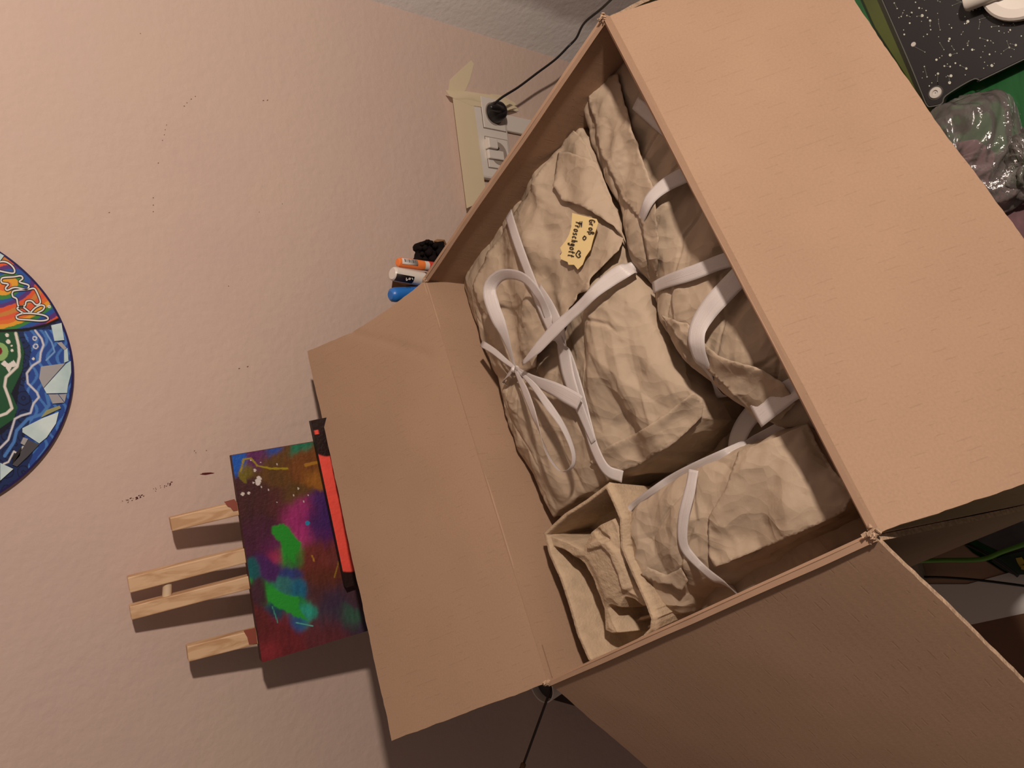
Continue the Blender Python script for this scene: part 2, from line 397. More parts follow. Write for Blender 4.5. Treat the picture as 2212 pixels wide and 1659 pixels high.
# wall marks: small dabs and scuffs of dark paint
def blot(px, py, lx, ly, n_=14, rag=.4, mt='redpaint', lift=.0004, seed=1):
    rr = np.random.default_rng(seed); P = []
    ang = math.atan2(ly, lx); L = math.hypot(lx, ly)/2
    for i in range(n_):
        a = 2*math.pi*i/n_; q = 1-rag*rr.random()
        x = math.cos(a)*L*q; y = math.sin(a)*max(1.3, L*.16)*q
        P.append(at_y(px + x*math.cos(ang)-y*math.sin(ang), py + x*math.sin(ang)+y*math.cos(ang), WY-lift))
    return P
def joined(name, polys, m, parent, th=0):
    V, Fc = [], []
    for P in polys:
        b = len(V); V += [np.asarray(p) for p in P]; Fc.append(tuple(range(b, b+len(P))))
    o = mesh_obj(name, V, Fc, m, parent)
    if th: solid(o, th, 1)
    return o
joined('paint_smear', [blot(447, 1023, 34, -3, seed=3)], M['redpaint'], wb)
def speckle(cx, cy, lx, ly, k, seed, size=3.2):
    rr = np.random.default_rng(seed); out = []
    for i in range(k):
        t = rr.random()-.5; q = rr.normal()*2.2
        L = math.hypot(lx, ly); ux, uy = lx/L, ly/L
        out.append(blot(cx+lx*t-uy*q, cy+ly*t+ux*q, (size+4*rr.random())*(.7+t), -(size*.6), n_=7, rag=.6, seed=seed*100+i))
    return out
joined('paint_smear', speckle(287, 1077, 46, -12, 26, 5), M['redpaint'], wb)
joined('paint_smear', speckle(352, 1050, 40, -16, 16, 6, 2.2), M['redpaint'], wb)
marks = []
for k, (x, y, s_) in enumerate([(420,974,4),(423,978,3),(446,973,3),(331,427,3),(331,443,3),(331,457,4),(398,229,4),(404,222,3),(413,214,4),(422,208,3),
        (360,270,2.5),(357,280,2.5),(355,291,2.5),(351,303,2.5),(342,352,3),(578,216,5),(569,217,4),(517,796,5),(535,792,5),(494,618,2.5),(303,72,2.5),(236,459,5),(560,458,2),(518,1000,2),(610,440,2)]):
    marks.append(blot(x, y, s_, -s_*.35, n_=8, rag=.5, seed=40+k))
joined('scuff_mark', marks, mat('scuff', (.16, .10, .07), .8), wb)

# ------------------------------------------------------------------ desk, cabinet
ZT = CAMZ - .95
desk = empty('desk', (.05, .22, 0), 'desk with a dark green brush-painted top under the open carton', 'desk')
hexa('desk_top', [(-.5,-.2,ZT-.03),(.64,-.2,ZT-.03),(.64,.59,ZT-.03),(-.5,.59,ZT-.03)], [(-.5,-.2,ZT),(.64,-.2,ZT),(.64,.59,ZT),(-.5,.59,ZT)], M['green'], desk, .002)
for (x, y) in ((-.46,-.16),(.60,-.16),(-.46,.55),(.60,.55)):
    box('leg', (x-.025,y-.025,0), (x+.025,y+.025,ZT-.03), M['dark'], desk, .002)
cab = empty('cabinet', (-.15, .83, 0), 'low dark wooden cabinet against the back wall under the easel', 'cabinet')
box('body', (-.55,.67,.05), (.22,.99,ZT-.02), M['dark'], cab, .002)
box('top', (-.56,.66,ZT-.02), (.23,.995,ZT), M['dark'], cab, .002)
for x in (-.5, .17):
    box('foot', (x-.03,.72,0), (x+.03,.95,.05), M['dark'], cab)

# ------------------------------------------------------------------ the tilted carton
K = .47
n = np.array([math.tan(math.radians(6)), math.tan(math.radians(9)), 1.]); n /= np.linalg.norm(n)
A, B, C, D = [CAM + ray(*p)*(-K/ray(*p).dot(n)) for p in ((918,608),(1302,38),(1885,1155),(1183,1475))]
# orthogonal frame of the opening
e1 = nrm((C-B)+(D-A)); e2 = nrm(np.cross(n, e1));
if e2 @ (A-B) < 0: e2 = -e2
O = (A+B+C+D)/4
L1 = (np.linalg.norm(C-B)+np.linalg.norm(D-A))/2; L2 = (np.linalg.norm(A-B)+np.linalg.norm(D-C))/2
def loc3(a, b, h): return O + np.multiply.outer(np.asarray(a, float), e1) + np.multiply.outer(np.asarray(b, float), e2) + np.multiply.outer(np.asarray(h, float), n)
A = loc3(-L1/2, L2/2, 0); B = loc3(-L1/2, -L2/2, 0); C = loc3(L1/2, -L2/2, 0); D = loc3(L1/2, L2/2, 0)
HB = .333
def px_dep(px, py, dep):        # point on the plane dep below the rim
    return at_plane(px, py, O - n*dep, n)
def abh(P): q = np.asarray(P)-O; return np.stack([q @ e1, q @ e2, q @ n], -1)
carton = empty('cardboard_carton', tuple(loc3(0, 0, -HB)), 'big open cardboard carton with its flaps spread, full of paper-wrapped parcels', 'box')
TH = .004
def panel(name, P0, P1, outdir, length, parent, nu=60, nv=24, bend=None, seed=0, ragged=.0007, ref=None):
    """board from edge P0-P1 reaching out along outdir; UVs in metres"""
    U = np.linspace(0, 1, nu+1); V_ = np.linspace(0, 1, nv+1)
    L = np.linalg.norm(P1-P0); t = (P1-P0)/L; out = nrm(outdir); nn = nrm(np.cross(t, out))
    if ref is not None and nn @ ref < 0: nn = -nn
    verts = []; uvs = []
    ragE = ragged*(facet(U*L/.006, U*0+seed, seed)*.6+facet(U*L/.02, U*0+seed, seed+2))
    ragS = ragged*(facet(V_*length/.006, V_*0+seed+4, seed)*.6+facet(V_*length/.02, V_*0, seed+3))
    uu, vv = np.meshgrid(U, V_, indexing='ij')
    X = uu*L; Y = vv*length
    Y = Y + ragE[:, None]*vv**8
    X = X + ragS[None, :]*(uu**14) - ragS[None, ::-1]*((1-uu)**14)
    Hh = .0012*fbm(uu*3+seed, vv*2, seed, 3)
    if bend is not None: dX, dY, dH = bend(uu, vv, X, Y); X = X+dX; Y = Y+dY; Hh = Hh+dH
    P = P0 + X[..., None]*t + Y[..., None]*out + Hh[..., None]*nn
    N = (nu+1)*(nv+1); top = P.reshape(-1, 3); bot = (P - nn*TH).reshape(-1, 3)
    idx = np.arange(N).reshape(nu+1, nv+1)
    a = idx[:-1, :-1].ravel(); b = idx[1:, :-1].ravel(); c = idx[1:, 1:].ravel(); d = idx[:-1, 1:].ravel()
    faces = np.stack([a, b, c, d], 1).tolist() + np.stack([a+N, d+N, c+N, b+N], 1).tolist()
    nb = len(faces)
    ring = list(idx[:, 0]) + list(idx[-1, 1:]) + list(idx[-2::-1, -1]) + list(idx[0, -2:0:-1])
    for i in range(len(ring)):
        p, q = ring[i], ring[(i+1) % len(ring)]; faces.append((p, p+N, q+N, q))
    o = mesh_obj(name, np.vstack([top, bot]), faces, M['card'], parent)
    o.data.materials.append(M['cardedge'])
    sm = [True]*nb + [False]*(len(faces)-nb)
    o.data.polygons.foreach_set('use_smooth', sm); o.data.materials.append(M['cardfold']); o.data.polygons.foreach_set('material_index', [0]*nb+[2]*nu+[1]*(len(faces)-nb-nu))
    uvl = o.data.uv_layers.new(name='uv'); UV = np.tile(np.stack([uu*L, vv*length], -1).reshape(-1, 2), (2, 1)) + seed*.37
    li = np.zeros(len(o.data.loops), np.int32); o.data.loops.foreach_get('vertex_index', li); uvl.data.foreach_set('uv', UV[li].ravel())
    es = o.modifiers.new('es', 'EDGE_SPLIT'); es.split_angle = math.radians(50)
    return o
def dirv(outv, ang): return outv*math.cos(math.radians(ang)) + n*math.sin(math.radians(ang))
FL = L2/2 + .001
# side panels hang down from the rim (P0->P1 order chosen so the printed normal faces inwards)
cen = O
sides = {}
for nm, (p, q) in dict(far=(A, B), near_right=(B, C), near_left=(C, D), left=(D, A)).items():
    sides[nm] = panel('side_panel', p, q, -n, HB, carton, nv=12, seed=len(nm), ragged=0, ref=O-(p+q)/2)
    if np.cross(q-p, -n) @ (O-(p+q)/2) < 0: sides[nm].data.flip_normals()
hexa('bottom_panel', [loc3(s*L1/2, t_*L2/2, -HB-.004) for s, t_ in ((-1,-1),(1,-1),(1,1),(-1,1))], [loc3(s*L1/2, t_*L2/2, -HB) for s, t_ in ((-1,-1),(1,-1),(1,1),(-1,1))], M['cardedge'], carton)
# flaps; the fold is rounded by letting the first centimetre curve over
def fold_bend(ang):
    def f(uu, vv, X, Y):
        return 0*uu, 0*uu, 0*uu
    return f
def bend_left(uu, vv, X, Y):       # DA flap: the corner at A is slightly crushed, with a diagonal crease
    g = sstep(.60, 1.0, uu)
    cr = np.clip(1-np.abs((uu-.95)*.38-(vv-.5)*.15)/.005, 0, 1)*(uu > .79)
    return 0*uu - .010*g*np.sin(vv*math.pi)*0 - .011*(uu**10)*np.sin(np.clip(vv, 0, 1)*math.pi), 0*uu, -.0022*cr
def bend_big(uu, vv, X, Y):        # BC flap: gentle waviness along the outer edge
    return 0*uu, .003*np.sin(uu*9+1)*vv**3, .005*np.sin(uu*5.2)*vv**2
def bend_cd(uu, vv, X, Y): return 0*uu, 0*uu, .006*np.sin(uu*math.pi)*vv**1.5-.016*uu*vv
for (p, q, od, nu_, nv_, bd, sd_) in ((D, A, dirv(e2, 30), 80, 40, bend_left, 11), (B, C, dirv(-e2, -50), 120, 40, bend_big, 12), (C, D, dirv(e1, -36), 80, 40, bend_cd, 13), (A, B, dirv(-e1, -52), 40, 16, None, 14)):
    ref = nrm(n - (n @ od)*od)
    fl = panel('flap', p, q, od, FL*(1.06 if sd_ == 13 else 1), carton, nu_, nv_, bd, sd_, ref=ref)
    if np.cross(q-p, od) @ ref < 0: fl.data.flip_normals()
    # rounded, scored fold between side panel and flap
    t = nrm(q-p); inw = nrm(O-(p+q)/2 - ((O-(p+q)/2) @ n)*n); V, Fc = [], []; N_ = 90
    for i in range(N_+1):
        c0 = p + (q-p)*(.004+.992*i/N_); wv = .0004*float(fbm(np.array([i*.21]), np.array([sd_*1.]), 5)[0])
        s0 = c0 - n*.006 - inw*.0014; s2 = c0 + od*.007 - ref*.0016; mid = c0 + (inw+ref)*(.0022 if sd_ == 11 else .0040) - n*.0006 + ref*wv
        for w_ in (0, .2, .4, .5, .6, .8, 1):
            pt_ = (1-w_)**2*s0 + 2*w_*(1-w_)*mid + w_*w_*s2
            if w_ == .5: pt_ = pt_ - (inw+ref)*.0007
            V.append(pt_)
    for i in range(N_):
        for k in range(6): a = i*7+k; Fc.append((a, a+7, a+8, a+1))
    mesh_obj('score_line', V, Fc, M['cardfold'], fl, smooth=True)
# crushed board at the four corners
for (P, sd) in ((A, 1), (B, 2), (C, 3), (D, 4)):
    rr = np.random.default_rng(sd); V, Fc = [], []
    for k in range(16):
        c0 = P + rr.normal(size=3)*.0016 ; d1 = nrm(rr.normal(size=3)); d2 = nrm(np.cross(d1, rr.normal(size=3))); b = len(V)
        V += [c0-d1*.002-d2*.0012, c0+d1*.0025-d2*.0007, c0+d1*.002+d2*.0014, c0-d1*.0015+d2*.0016]; Fc.append((b, b+1, b+2, b+3))
    o = mesh_obj('torn_corner', V, Fc, M['cardedge'], carton); solid(o, .0011)
# glued lap joint inside the left wall near D
def inner_left(px, py, off=.0016): return at_plane(px, py, D - e2*off, e2)
tabP = [inner_left(1160, 1386), inner_left(1246, 1362), inner_left(1420, 1420), D - e2*.0016 - n*.004]
tabP = [D - e2*.0016 - e1*x - n*z for x, z in ((.036,.006),(.036,.22),(.001,.22),(.001,.006))]
edgeT = []
for i in range(41):
    z = .006+.214*i/40; edgeT.append(D - e2*.0016 - e1*(.036+(.0008 if i % 2 else 0)) - n*z)
o = mesh_obj('lap_joint', edgeT + tabP[2:], [tuple(range(43))], M['card'], carton); solid(o, .0014, 0)
uvl = o.data.uv_layers.new(name='uv')
for l in o.data.loops:
    q = abh(np.array(o.data.vertices[l.vertex_index].co) + np.array(carton.location)); uvl.data[l.index].uv = (q[0], q[2])

# ------------------------------------------------------------------ paper parcels
BV = []        # (bvh) of every parcel body for laying ribbons on
def resample(P, k):
    P = np.array(P, float); d = np.r_[0, np.cumsum(np.linalg.norm(np.diff(P, axis=0), axis=1))]; d /= d[-1]
    t = np.linspace(0, 1, k); return np.stack([np.interp(t, d, P[:, i]) for i in range(P.shape[1])], 1)
def patch(s_u0, s_u1, s_v0, s_v1, nu, nv):
    """Coons patch: s_v0/s_v1 run along u, s_u0/s_u1 run along v"""
    b0 = resample(s_v0, nu); b1 = resample(s_v1, nu); l0 = resample(s_u0, nv); l1 = resample(s_u1, nv)
    u = np.linspace(0, 1, nu)[:, None, None]; v = np.linspace(0, 1, nv)[None, :, None]
    S = (1-v)*b0[:, None]+v*b1[:, None]+(1-u)*l0[None]+u*l1[None]
    S -= (1-u)*(1-v)*b0[0]+u*(1-v)*b0[-1]+(1-u)*v*b1[0]+u*v*b1[-1]
    return S
def parcel(name, left, right, bottom, top, dep, dome, seed, ang, parent, amp=1., drop=.12, nu=190, nv=130, flare=.004, ex=.34, dents=None, tilt=None):
    """left/right run along v, bottom/top along u; all photo outlines laid on a plane dep under the rim"""
    S = patch(left, right, bottom, top, nu, nv)
    P = np.zeros((nu, nv, 2))
    d = np.einsum('ij,klj->kli', R, np.stack([S[..., 0]-W/2, -(S[..., 1]-H/2), -F*np.ones(S.shape[:2])], -1))
    tt = ((O - n*dep - CAM) @ n)/(d @ n); Q = CAM + d*tt[..., None]; q = abh(Q)
    a, b = q[..., 0].copy(), q[..., 1].copy()
    u = np.linspace(-1, 1, nu)[:, None]*np.ones((1, nv)); v = np.linspace(-1, 1, nv)[None, :]*np.ones((nu, 1))
    prof = ((1-np.abs(u)**2.6)*(1-np.abs(v)**2.6)).clip(0)**ex
    h = -dep + dome*prof
    if tilt: h = h + tilt(u, v)
    cr = crumple(a, b, seed, ang, amp)
    h = h + cr*(.35+.65*prof)
    if dents is not None: h = h + dents(S)
    a = a + .0022*facet(b/.018, a/.02, seed+3)*(1-prof); b = b + .0022*facet(a/.018, b/.02, seed+6)*(1-prof)
    # skirt
    ca, cb = a.mean(), b.mean()
    ringi = [(i, 0) for i in range(nu)] + [(nu-1, j) for j in range(1, nv)] + [(i, nv-1) for i in range(nu-2, -1, -1)] + [(0, j) for j in range(nv-2, 0, -1)]
    V = loc3(a, b, h).reshape(-1, 3); idx = np.arange(nu*nv).reshape(nu, nv)
    Fc = np.stack([idx[:-1, :-1].ravel(), idx[1:, :-1].ravel(), idx[1:, 1:].ravel(), idx[:-1, 1:].ravel()], 1).tolist()
    ra = np.array([a[i] for i in ringi]); rb = np.array([b[i] for i in ringi]); rh = np.array([h[i] for i in ringi])
    prev = np.array([idx[i] for i in ringi]); nr = len(prev)
    ox, oy = ra-ca, rb-cb; on = np.hypot(ox, oy); ox /= on; oy /= on
    arc = np.cumsum(np.r_[0, np.hypot(np.diff(ra), np.diff(rb))])
    base = len(V); ext = []
    steps = [.003, .008, .016, .028, .045, .07, drop]
    for s_i, z in enumerate(steps):
        bulge = flare*math.sin(min(1, z/.05)*math.pi*.6) + .003*facet(arc/.02, arc*0+z/.03, seed+8)
        ext.append(loc3(ra+ox*bulge, rb+oy*bulge, rh*(1-min(1, z/.02)) + min(1, z/.02)*(-dep) - z))
    ext = np.concatenate(ext); V = np.vstack([V, ext])
    for s_i in range(len(steps)):
        cur = base + s_i*nr + np.arange(nr)
        for k in range(nr):
            k2 = (k+1) % nr; Fc.append((prev[k], cur[k], cur[k2], prev[k2]))
        prev = cur
    o = mesh_obj(name, V, Fc, M['paper'], parent, smooth=True)
    # keep the faces turned outwards
    if np.cross(V[idx[1, 0]]-V[idx[0, 0]], V[idx[0, 1]]-V[idx[0, 0]]) @ n < 0: o.data.flip_normals()
    BV.append(BVHTree.FromPolygons([tuple(x) for x in V], Fc))
    return o
def hit(px, py, bvs=None):
    d = ray(px, py); d = d/np.linalg.norm(d); best = None
    for b in (bvs or BV):
        r_ = b.ray_cast(Vector(CAM), Vector(d))
        if r_[0] is not None and (best is None or r_[3] < best[1]): best = (np.array(r_[0]), r_[3])
    return None if best is None else best[0]
def sheet(name, poly, parent, lift, seed, ang=0, step=5.5, curl=0, curl_edge=None, amp=.35, bvs=None, rag=1.6):
    """a further layer of paper lying over a parcel, with torn edges"""
    pl = resample(list(poly)+[poly[0]], int(sum(np.hypot(*np.subtract(poly[i], poly[i-1])) for i in range(len(poly)))/4))[:-1]
    s_ = np.arange(len(pl)); pl = pl + rag*np.stack([facet(s_/2.5, s_*0., seed), facet(s_/2.5, s_*0.+5, seed+1)], 1)
    xs = np.arange(pl[:, 0].min(), pl[:, 0].max(), step); ys = np.arange(pl[:, 1].min(), pl[:, 1].max(), step)
    g = np.stack(np.meshgrid(xs, ys), -1).reshape(-1, 2) + rng.uniform(-.8, .8, (len(xs)*len(ys), 2))
    g = g[sdf(g, pl) > 2.5]
    pts = np.vstack([pl, g]); N = len(pl)
    rs = delaunay_2d_cdt([Vector(p) for p in pts], [(i, (i+1) % N) for i in range(N)], [], 1, .01)
    vs = np.array([tuple(p) for p in rs[0]])
    hh = []
    last = -.05
    for p in vs:
        h_ = hit(p[0], p[1], bvs)
        if h_ is not None: last = abh(h_)[2]
        hh.append(last)
    hh = np.array(hh)
    # neighbour smoothing with a floor at the parcel's surface
    adj = [[] for _ in vs]
    for f in rs[2]:
        for i in range(len(f)): adj[f[i]].append(f[(i+1) % len(f)]); adj[f[(i+1) % len(f)]].append(f[i])
    h2 = hh.copy()
    for it in range(4): h2 = np.maximum(np.array([np.mean(h2[a_]) if a_ else h2[i] for i, a_ in enumerate(adj)]), hh)
    h2 = h2 + lift
    if curl_edge is not None: h2 = h2 + curl*np.exp(-(seg_dist(vs, curl_edge)/22)**2)
    out = []
    for p, h_ in zip(vs, h2): out.append(at_plane(p[0], p[1], O+n*h_, n))
    out = np.array(out); q = abh(out); out = out + np.outer(np.abs(crumple(q[:, 0], q[:, 1], seed, ang, amp)), n)
    o = mesh_obj(name, out, rs[2], M['paper'], parent, smooth=True); solid(o, .0004, 1)
    BV.append(BVHTree.FromPolygons([tuple(x) for x in out], [tuple(f) for f in rs[2]]))
    return o
def ribbon(name, pts, wmm, parent, lift=.0022, lifts=None, closed=False, dens=7., twist=None, free=False, bvs=None, tails=None, wide=None):
    """pts: photo points; laid on the parcels (free=False) or at heights given in lifts (m over the surface)"""
    P = spline(np.array(pts, float), 12); L = np.hypot(*np.diff(P, axis=0).T).sum(); P = resample(P, max(12, int(L/dens)))
    k = len(P); ts = np.linspace(0, 1, k)
    hh = []; last = None
    for p in P:
        h_ = hit(p[0], p[1], bvs)
        hh.append(abh(h_)[2] if h_ is not None else np.nan)
    hh = np.array(hh); ok = ~np.isnan(hh)
    hh = np.interp(ts, ts[ok], hh[ok]) if ok.any() else np.full(k, -.05)
    # taut: running maximum then smoothing
    m_ = 3; pad = np.pad(hh, m_, mode='edge'); hx = np.array([pad[i:i+2*m_+1].max() for i in range(k)])
    if lifts is not None:
        sp = np.linspace(0, 1, len(lifts)); pad = np.pad(hx, 4, mode='edge'); hx = np.array([pad[i:i+9].mean() for i in range(k)])
        hx = hx + np.interp(ts, sp, lifts)
    for it in range(3): pad = np.pad(hx, 1, mode='edge'); hx = np.maximum((pad[:-2]+pad[1:-1]+pad[2:])/3, hh) if lifts is None else (pad[:-2]+pad[1:-1]+pad[2:])/3
    hx = hx + lift
    X = np.array([at_plane(p[0], p[1], O+n*h_, n) for p, h_ in zip(P, hx)])
    wd = np.interp(ts, np.linspace(0, 1, len(wmm)), wmm)/1000 if hasattr(wmm, '__len__') else np.full(k, wmm/1000)
    tw = np.interp(ts, np.linspace(0, 1, len(twist)), twist) if twist is not None else np.zeros(k)
    V, Fc, UV = [], [], []; m2 = 7
    s_prev = None
    for i in range(k):
        t = nrm(X[min(i+1, k-1)]-X[max(i-1, 0)])
        s_ = nrm(np.cross(n, t)); u_ = np.cross(t, s_); a_ = math.radians(tw[i]); sd = s_*math.cos(a_)+u_*math.sin(a_); up = -s_*math.sin(a_)+u_*math.cos(a_)
        for j in range(m2):
            f = j/(m2-1)*2-1; V.append(X[i] + sd*wd[i]/2*f + up*(.0003*(1-f*f))); UV.append((f, i*dens*.001))
    for i in range(k-1):
        for j in range(m2-1): a = i*m2+j; Fc.append((a, a+m2, a+m2+1, a+1))
    o = mesh_obj(name, V, Fc, M['ribbon'], parent, smooth=True); solid(o, .00015)
    uvl = o.data.uv_layers.new(name='uv')
    for l in o.data.loops: uvl.data[l.index].uv = UV[l.vertex_index]
    return o

# parcel beneath, deep in the gap
p4 = empty('deep_parcel', tuple(px_dep(1560, 930, .2)), 'brown paper parcel lying deepest, seen in the gap between the other three', 'parcel')
deep = parcel('paper_wrapping', [(1460,850),(1400,960),(1340,1085)], [(1700,790),(1760,860),(1760,960)], [(1460,850),(1530,835),(1610,800),(1700,790)], [(1340,1085),(1480,1050),(1620,1000),(1760,960)], .135, .020, 61, .6, p4, drop=.10, nu=110, nv=90)
ribbon('ribbon', [(1462,960),(1480,985),(1500,1012),(1515,1030)], [9, 9], p4)
# parcel 2 : long one along the right wall
p2 = empty('long_parcel', tuple(px_dep(1500, 500, .2)), 'long crumpled paper parcel with white ribbons, partly under the big right flap', 'parcel')
body2 = parcel('paper_wrapping', [(1268,190),(1290,165),(1320,152),(1360,120),(1395,85)], [(1560,838),(1620,880),(1690,925),(1760,930),(1850,905)],
    [(1268,190),(1272,235),(1290,320),(1320,385),(1355,450),(1378,520),(1388,570),(1415,620),(1428,670),(1450,715),(1490,765),(1530,805),(1560,838)],
    [(1395,85),(1500,290),(1620,500),(1740,700),(1850,905)], .062, .022, 22, 1.2, p2, nu=330, nv=170, amp=1.1)
sheet('paper_fold', [(1428,680),(1455,690),(1490,700),(1522,742),(1555,770),(1600,785),(1645,798),(1700,830),(1725,870),(1690,905),(1640,915),(1600,868),(1560,828),(1520,790),(1470,735)], p2, .003, 5, .5, curl=.006, curl_edge=[(1522,742),(1555,770),(1645,798),(1700,830)], bvs=[BV[-1]])
sheet('paper_fold', [(1272,205),(1290,172),(1335,160),(1352,230),(1385,330),(1415,420),(1424,520),(1420,600),(1400,560),(1385,480),(1340,420),(1300,330)], p2, .0022, 15, .9, curl=.004, curl_edge=[(1352,230),(1385,330),(1415,420),(1424,520)], bvs=[BV[1]])
g2 = [BV[1], BV[2], BV[3]]
ribbon('ribbon', [(1376,503),(1386,470),(1404,430),(1440,398),(1490,374),(1540,360)], [10, 13, 15, 14], p2, bvs=g2, lift=.004, lifts=[-.012,.001,.001,.001,0])
ribbon('ribbon', [(1410,622),(1440,608),(1500,588),(1560,565),(1620,550)], [11, 13, 13, 14], p2, bvs=g2, lift=.004, lifts=[-.008,.001,.001,.001,0])
ribbon('ribbon', [(1560,858),(1530,808),(1508,760),(1506,715),(1530,670),(1570,625),(1625,570),(1660,540)], [12, 14, 19, 20, 20, 18], p2, bvs=g2, lift=.005, lifts=[-.035, -.006, .002, .001, .001, .001, 0])
ribbon('ribbon', [(1372,222),(1405,250),(1450,285),(1500,315)], [12, 14, 14], p2, bvs=g2, lift=.004)
ribbon('ribbon', [(1588,978),(1594,945),(1612,910),(1640,880),(1668,868)], [17, 18, 18, 18], p2, bvs=[BV[0]], lift=.030)
ribbon('ribbon', [(1632,900),(1668,872),(1710,842),(1750,825)], [20, 19, 16], p2, lift=.006, bvs=[BV[0], BV[1]])
# parcel 1 : large one beside the left flap
p1 = empty('tagged_parcel', tuple(px_dep(1260, 680, .2)), 'largest crumpled paper parcel, tied with a white ribbon bow and carrying a yellow name tag', 'parcel')
i1 = len(BV)
body1 = parcel('paper_wrapping', [(1008,612),(1020,655),(1050,740),(1088,820),(1105,900),(1140,1000),(1178,1075),(1196,1118)], [(1246,264),(1278,300),(1318,400),(1350,480),(1378,545),(1402,620),(1425,700),(1468,790),(1522,862)],
    [(1008,612),(1042,545),(1100,458),(1150,375),(1195,312),(1212,290),(1246,264)], [(1196,1118),(1250,1080),(1318,1040),(1380,1015),(1460,965),(1522,905),(1522,862)],
    .060, .024, 33, .25, p1, nu=210, nv=320, amp=1.0)
b1 = [BV[i1]]
sheet('paper_layer', [(1343,543),(1326,554),(1275,602),(1271,627),(1250,636),(1233,665),(1224,702),(1190,740),(1168,766),(1164,792),(1139,802),(1098,806),(1062,742),(1032,655),(1024,618),(1060,545),(1112,462),(1200,330),(1243,282),(1270,315),(1315,425),(1352,515)],
      p1, .003, 71, .25, curl=.006, curl_edge=[(1343,543),(1326,554),(1275,602),(1271,627),(1233,665),(1190,740),(1168,766),(1164,792),(1139,802)], amp=.6, bvs=b1)
sheet('paper_fold', [(1275,1000),(1320,960),(1395,925),(1500,848),(1520,866),(1518,900),(1460,955),(1385,1003),(1330,1022)], p1, .002, 77, .8, curl=.005, curl_edge=[(1320,960),(1395,925),(1500,848)], bvs=b1)
sheet('paper_layer', [(1208,330),(1235,330),(1290,350),(1330,440),(1358,530),(1330,488),(1262,448),(1215,432),(1195,400)], p1, .0055, 79, .8, curl=.004, curl_edge=[(1195,400),(1215,432),(1262,448),(1330,488)], bvs=b1)
# yellow tag with handwriting
def on1(px, py, lf): 
    h_ = hit(px, py, BV[i1:]); return at_plane(px, py, h_ + n*lf, n)
tagc = np.array([at_plane(x, y, hit(1248, 520, BV[i1:]) + n*.0075, n) for x, y in [(1236,460),(1288,473),(1292,482),(1286,500),(1280,520),(1275,540),(1264,556),(1258,572),(1248,582),(1240,572),(1228,572),(1226,566),(1212,560),(1210,552),(1214,545),(1210,535),(1222,520),(1230,505),(1234,490)]])
tq = o = poly_mesh(tagc, M['yellow'], 'name_tag', p1, .0005)
tp0 = hit(1248, 520, BV[i1:]) + n*.0082
def strokes(name, lines, m, parent, P0, nn, wpx):
    V, Fc = [], []
    for ln in lines:
        ln = spline(np.array(ln, float), 5) if len(ln) > 2 else np.array(ln, float)
        b = len(V)
        for i, p in enumerate(ln):
            t = ln[min(i+1, len(ln)-1)]-ln[max(i-1, 0)]; t = t/(np.linalg.norm(t)+1e-9); s_ = np.array([-t[1], t[0]])*wpx/2
            V.append(at_plane(*(p+s_), P0, nn)); V.append(at_plane(*(p-s_), P0, nn))
        for i in range(len(ln)-1): a = b+2*i; Fc.append((a, a+2, a+3, a+1))
    o = mesh_obj(name, V, Fc, m, parent); solid(o, .0002, 0); return o
# glyph strokes, unit em: x right, y up; text runs down the picture, its head towards the right
GL = {'G': [[(.75,.85),(.4,1),(.1,.6),(.2,.1),(.6,.05),(.75,.4),(.45,.42)]], 'r': [[(.1,.6),(.15,0)],[(.14,.35),(.35,.6),(.55,.55)]],
      'o': [[(.45,.6),(.12,.45),(.15,.08),(.5,.02),(.7,.35),(.45,.6),(.3,.55)]], 'ß': [[(.12,-.3),(.15,.75),(.4,1),(.62,.75),(.35,.5),(.7,.3),(.6,.02),(.3,.05)]],
      'F': [[(.2,0),(.28,.95)],[(.05,.92),(.3,1),(.8,1)],[(.1,.5),(.6,.55)]], 's': [[(.6,.55),(.25,.58),(.25,.35),(.55,.25),(.5,.02),(.1,.03)]],
      'c': [[(.6,.5),(.3,.6),(.12,.3),(.3,.02),(.6,.1)]], 'h': [[(.15,1),(.15,0)],[(.15,.4),(.4,.6),(.55,.4),(.55,0)]],
      'g': [[(.55,.5),(.25,.6),(.12,.25),(.4,.05),(.58,.5),(.55,-.3),(.25,-.45),(.1,-.2)]], 't': [[(.35,1),(.3,.1),(.55,0)],[(.05,.6),(.65,.65)]]}
def writing(txt, x0, y0, x1, y1, em):
    """baseline from (x0,y0) to (x1,y1) on the photo"""
    d = np.array([x1-x0, y1-y0], float); L = np.linalg.norm(d); d /= L; up = np.array([d[1], -d[0]]); out = []; adv = L/len(txt)
    for i, ch in enumerate(txt):
        for ln in GL[ch]: out.append([np.array([x0, y0])+d*(adv*(i+x*.95))+up*(y*em) for x, y in ln])
    return out
ls = writing('Groß', 1273, 474, 1271, 508, 12) + writing('Froschgott', 1244, 478, 1226, 556, 13)
ls += [[(1257,478),(1256,490)],[(1253,478),(1252,490)]]
ls += [[(1246,546),(1250,541),(1254,546),(1250,549),(1254,553),(1249,556),(1244,550),(1246,546)], [(1263,509),(1259,514),(1262,518),(1266,513),(1262,509)]]
strokes('handwriting', ls, M['ink'], tq, tp0, n, 1.7)
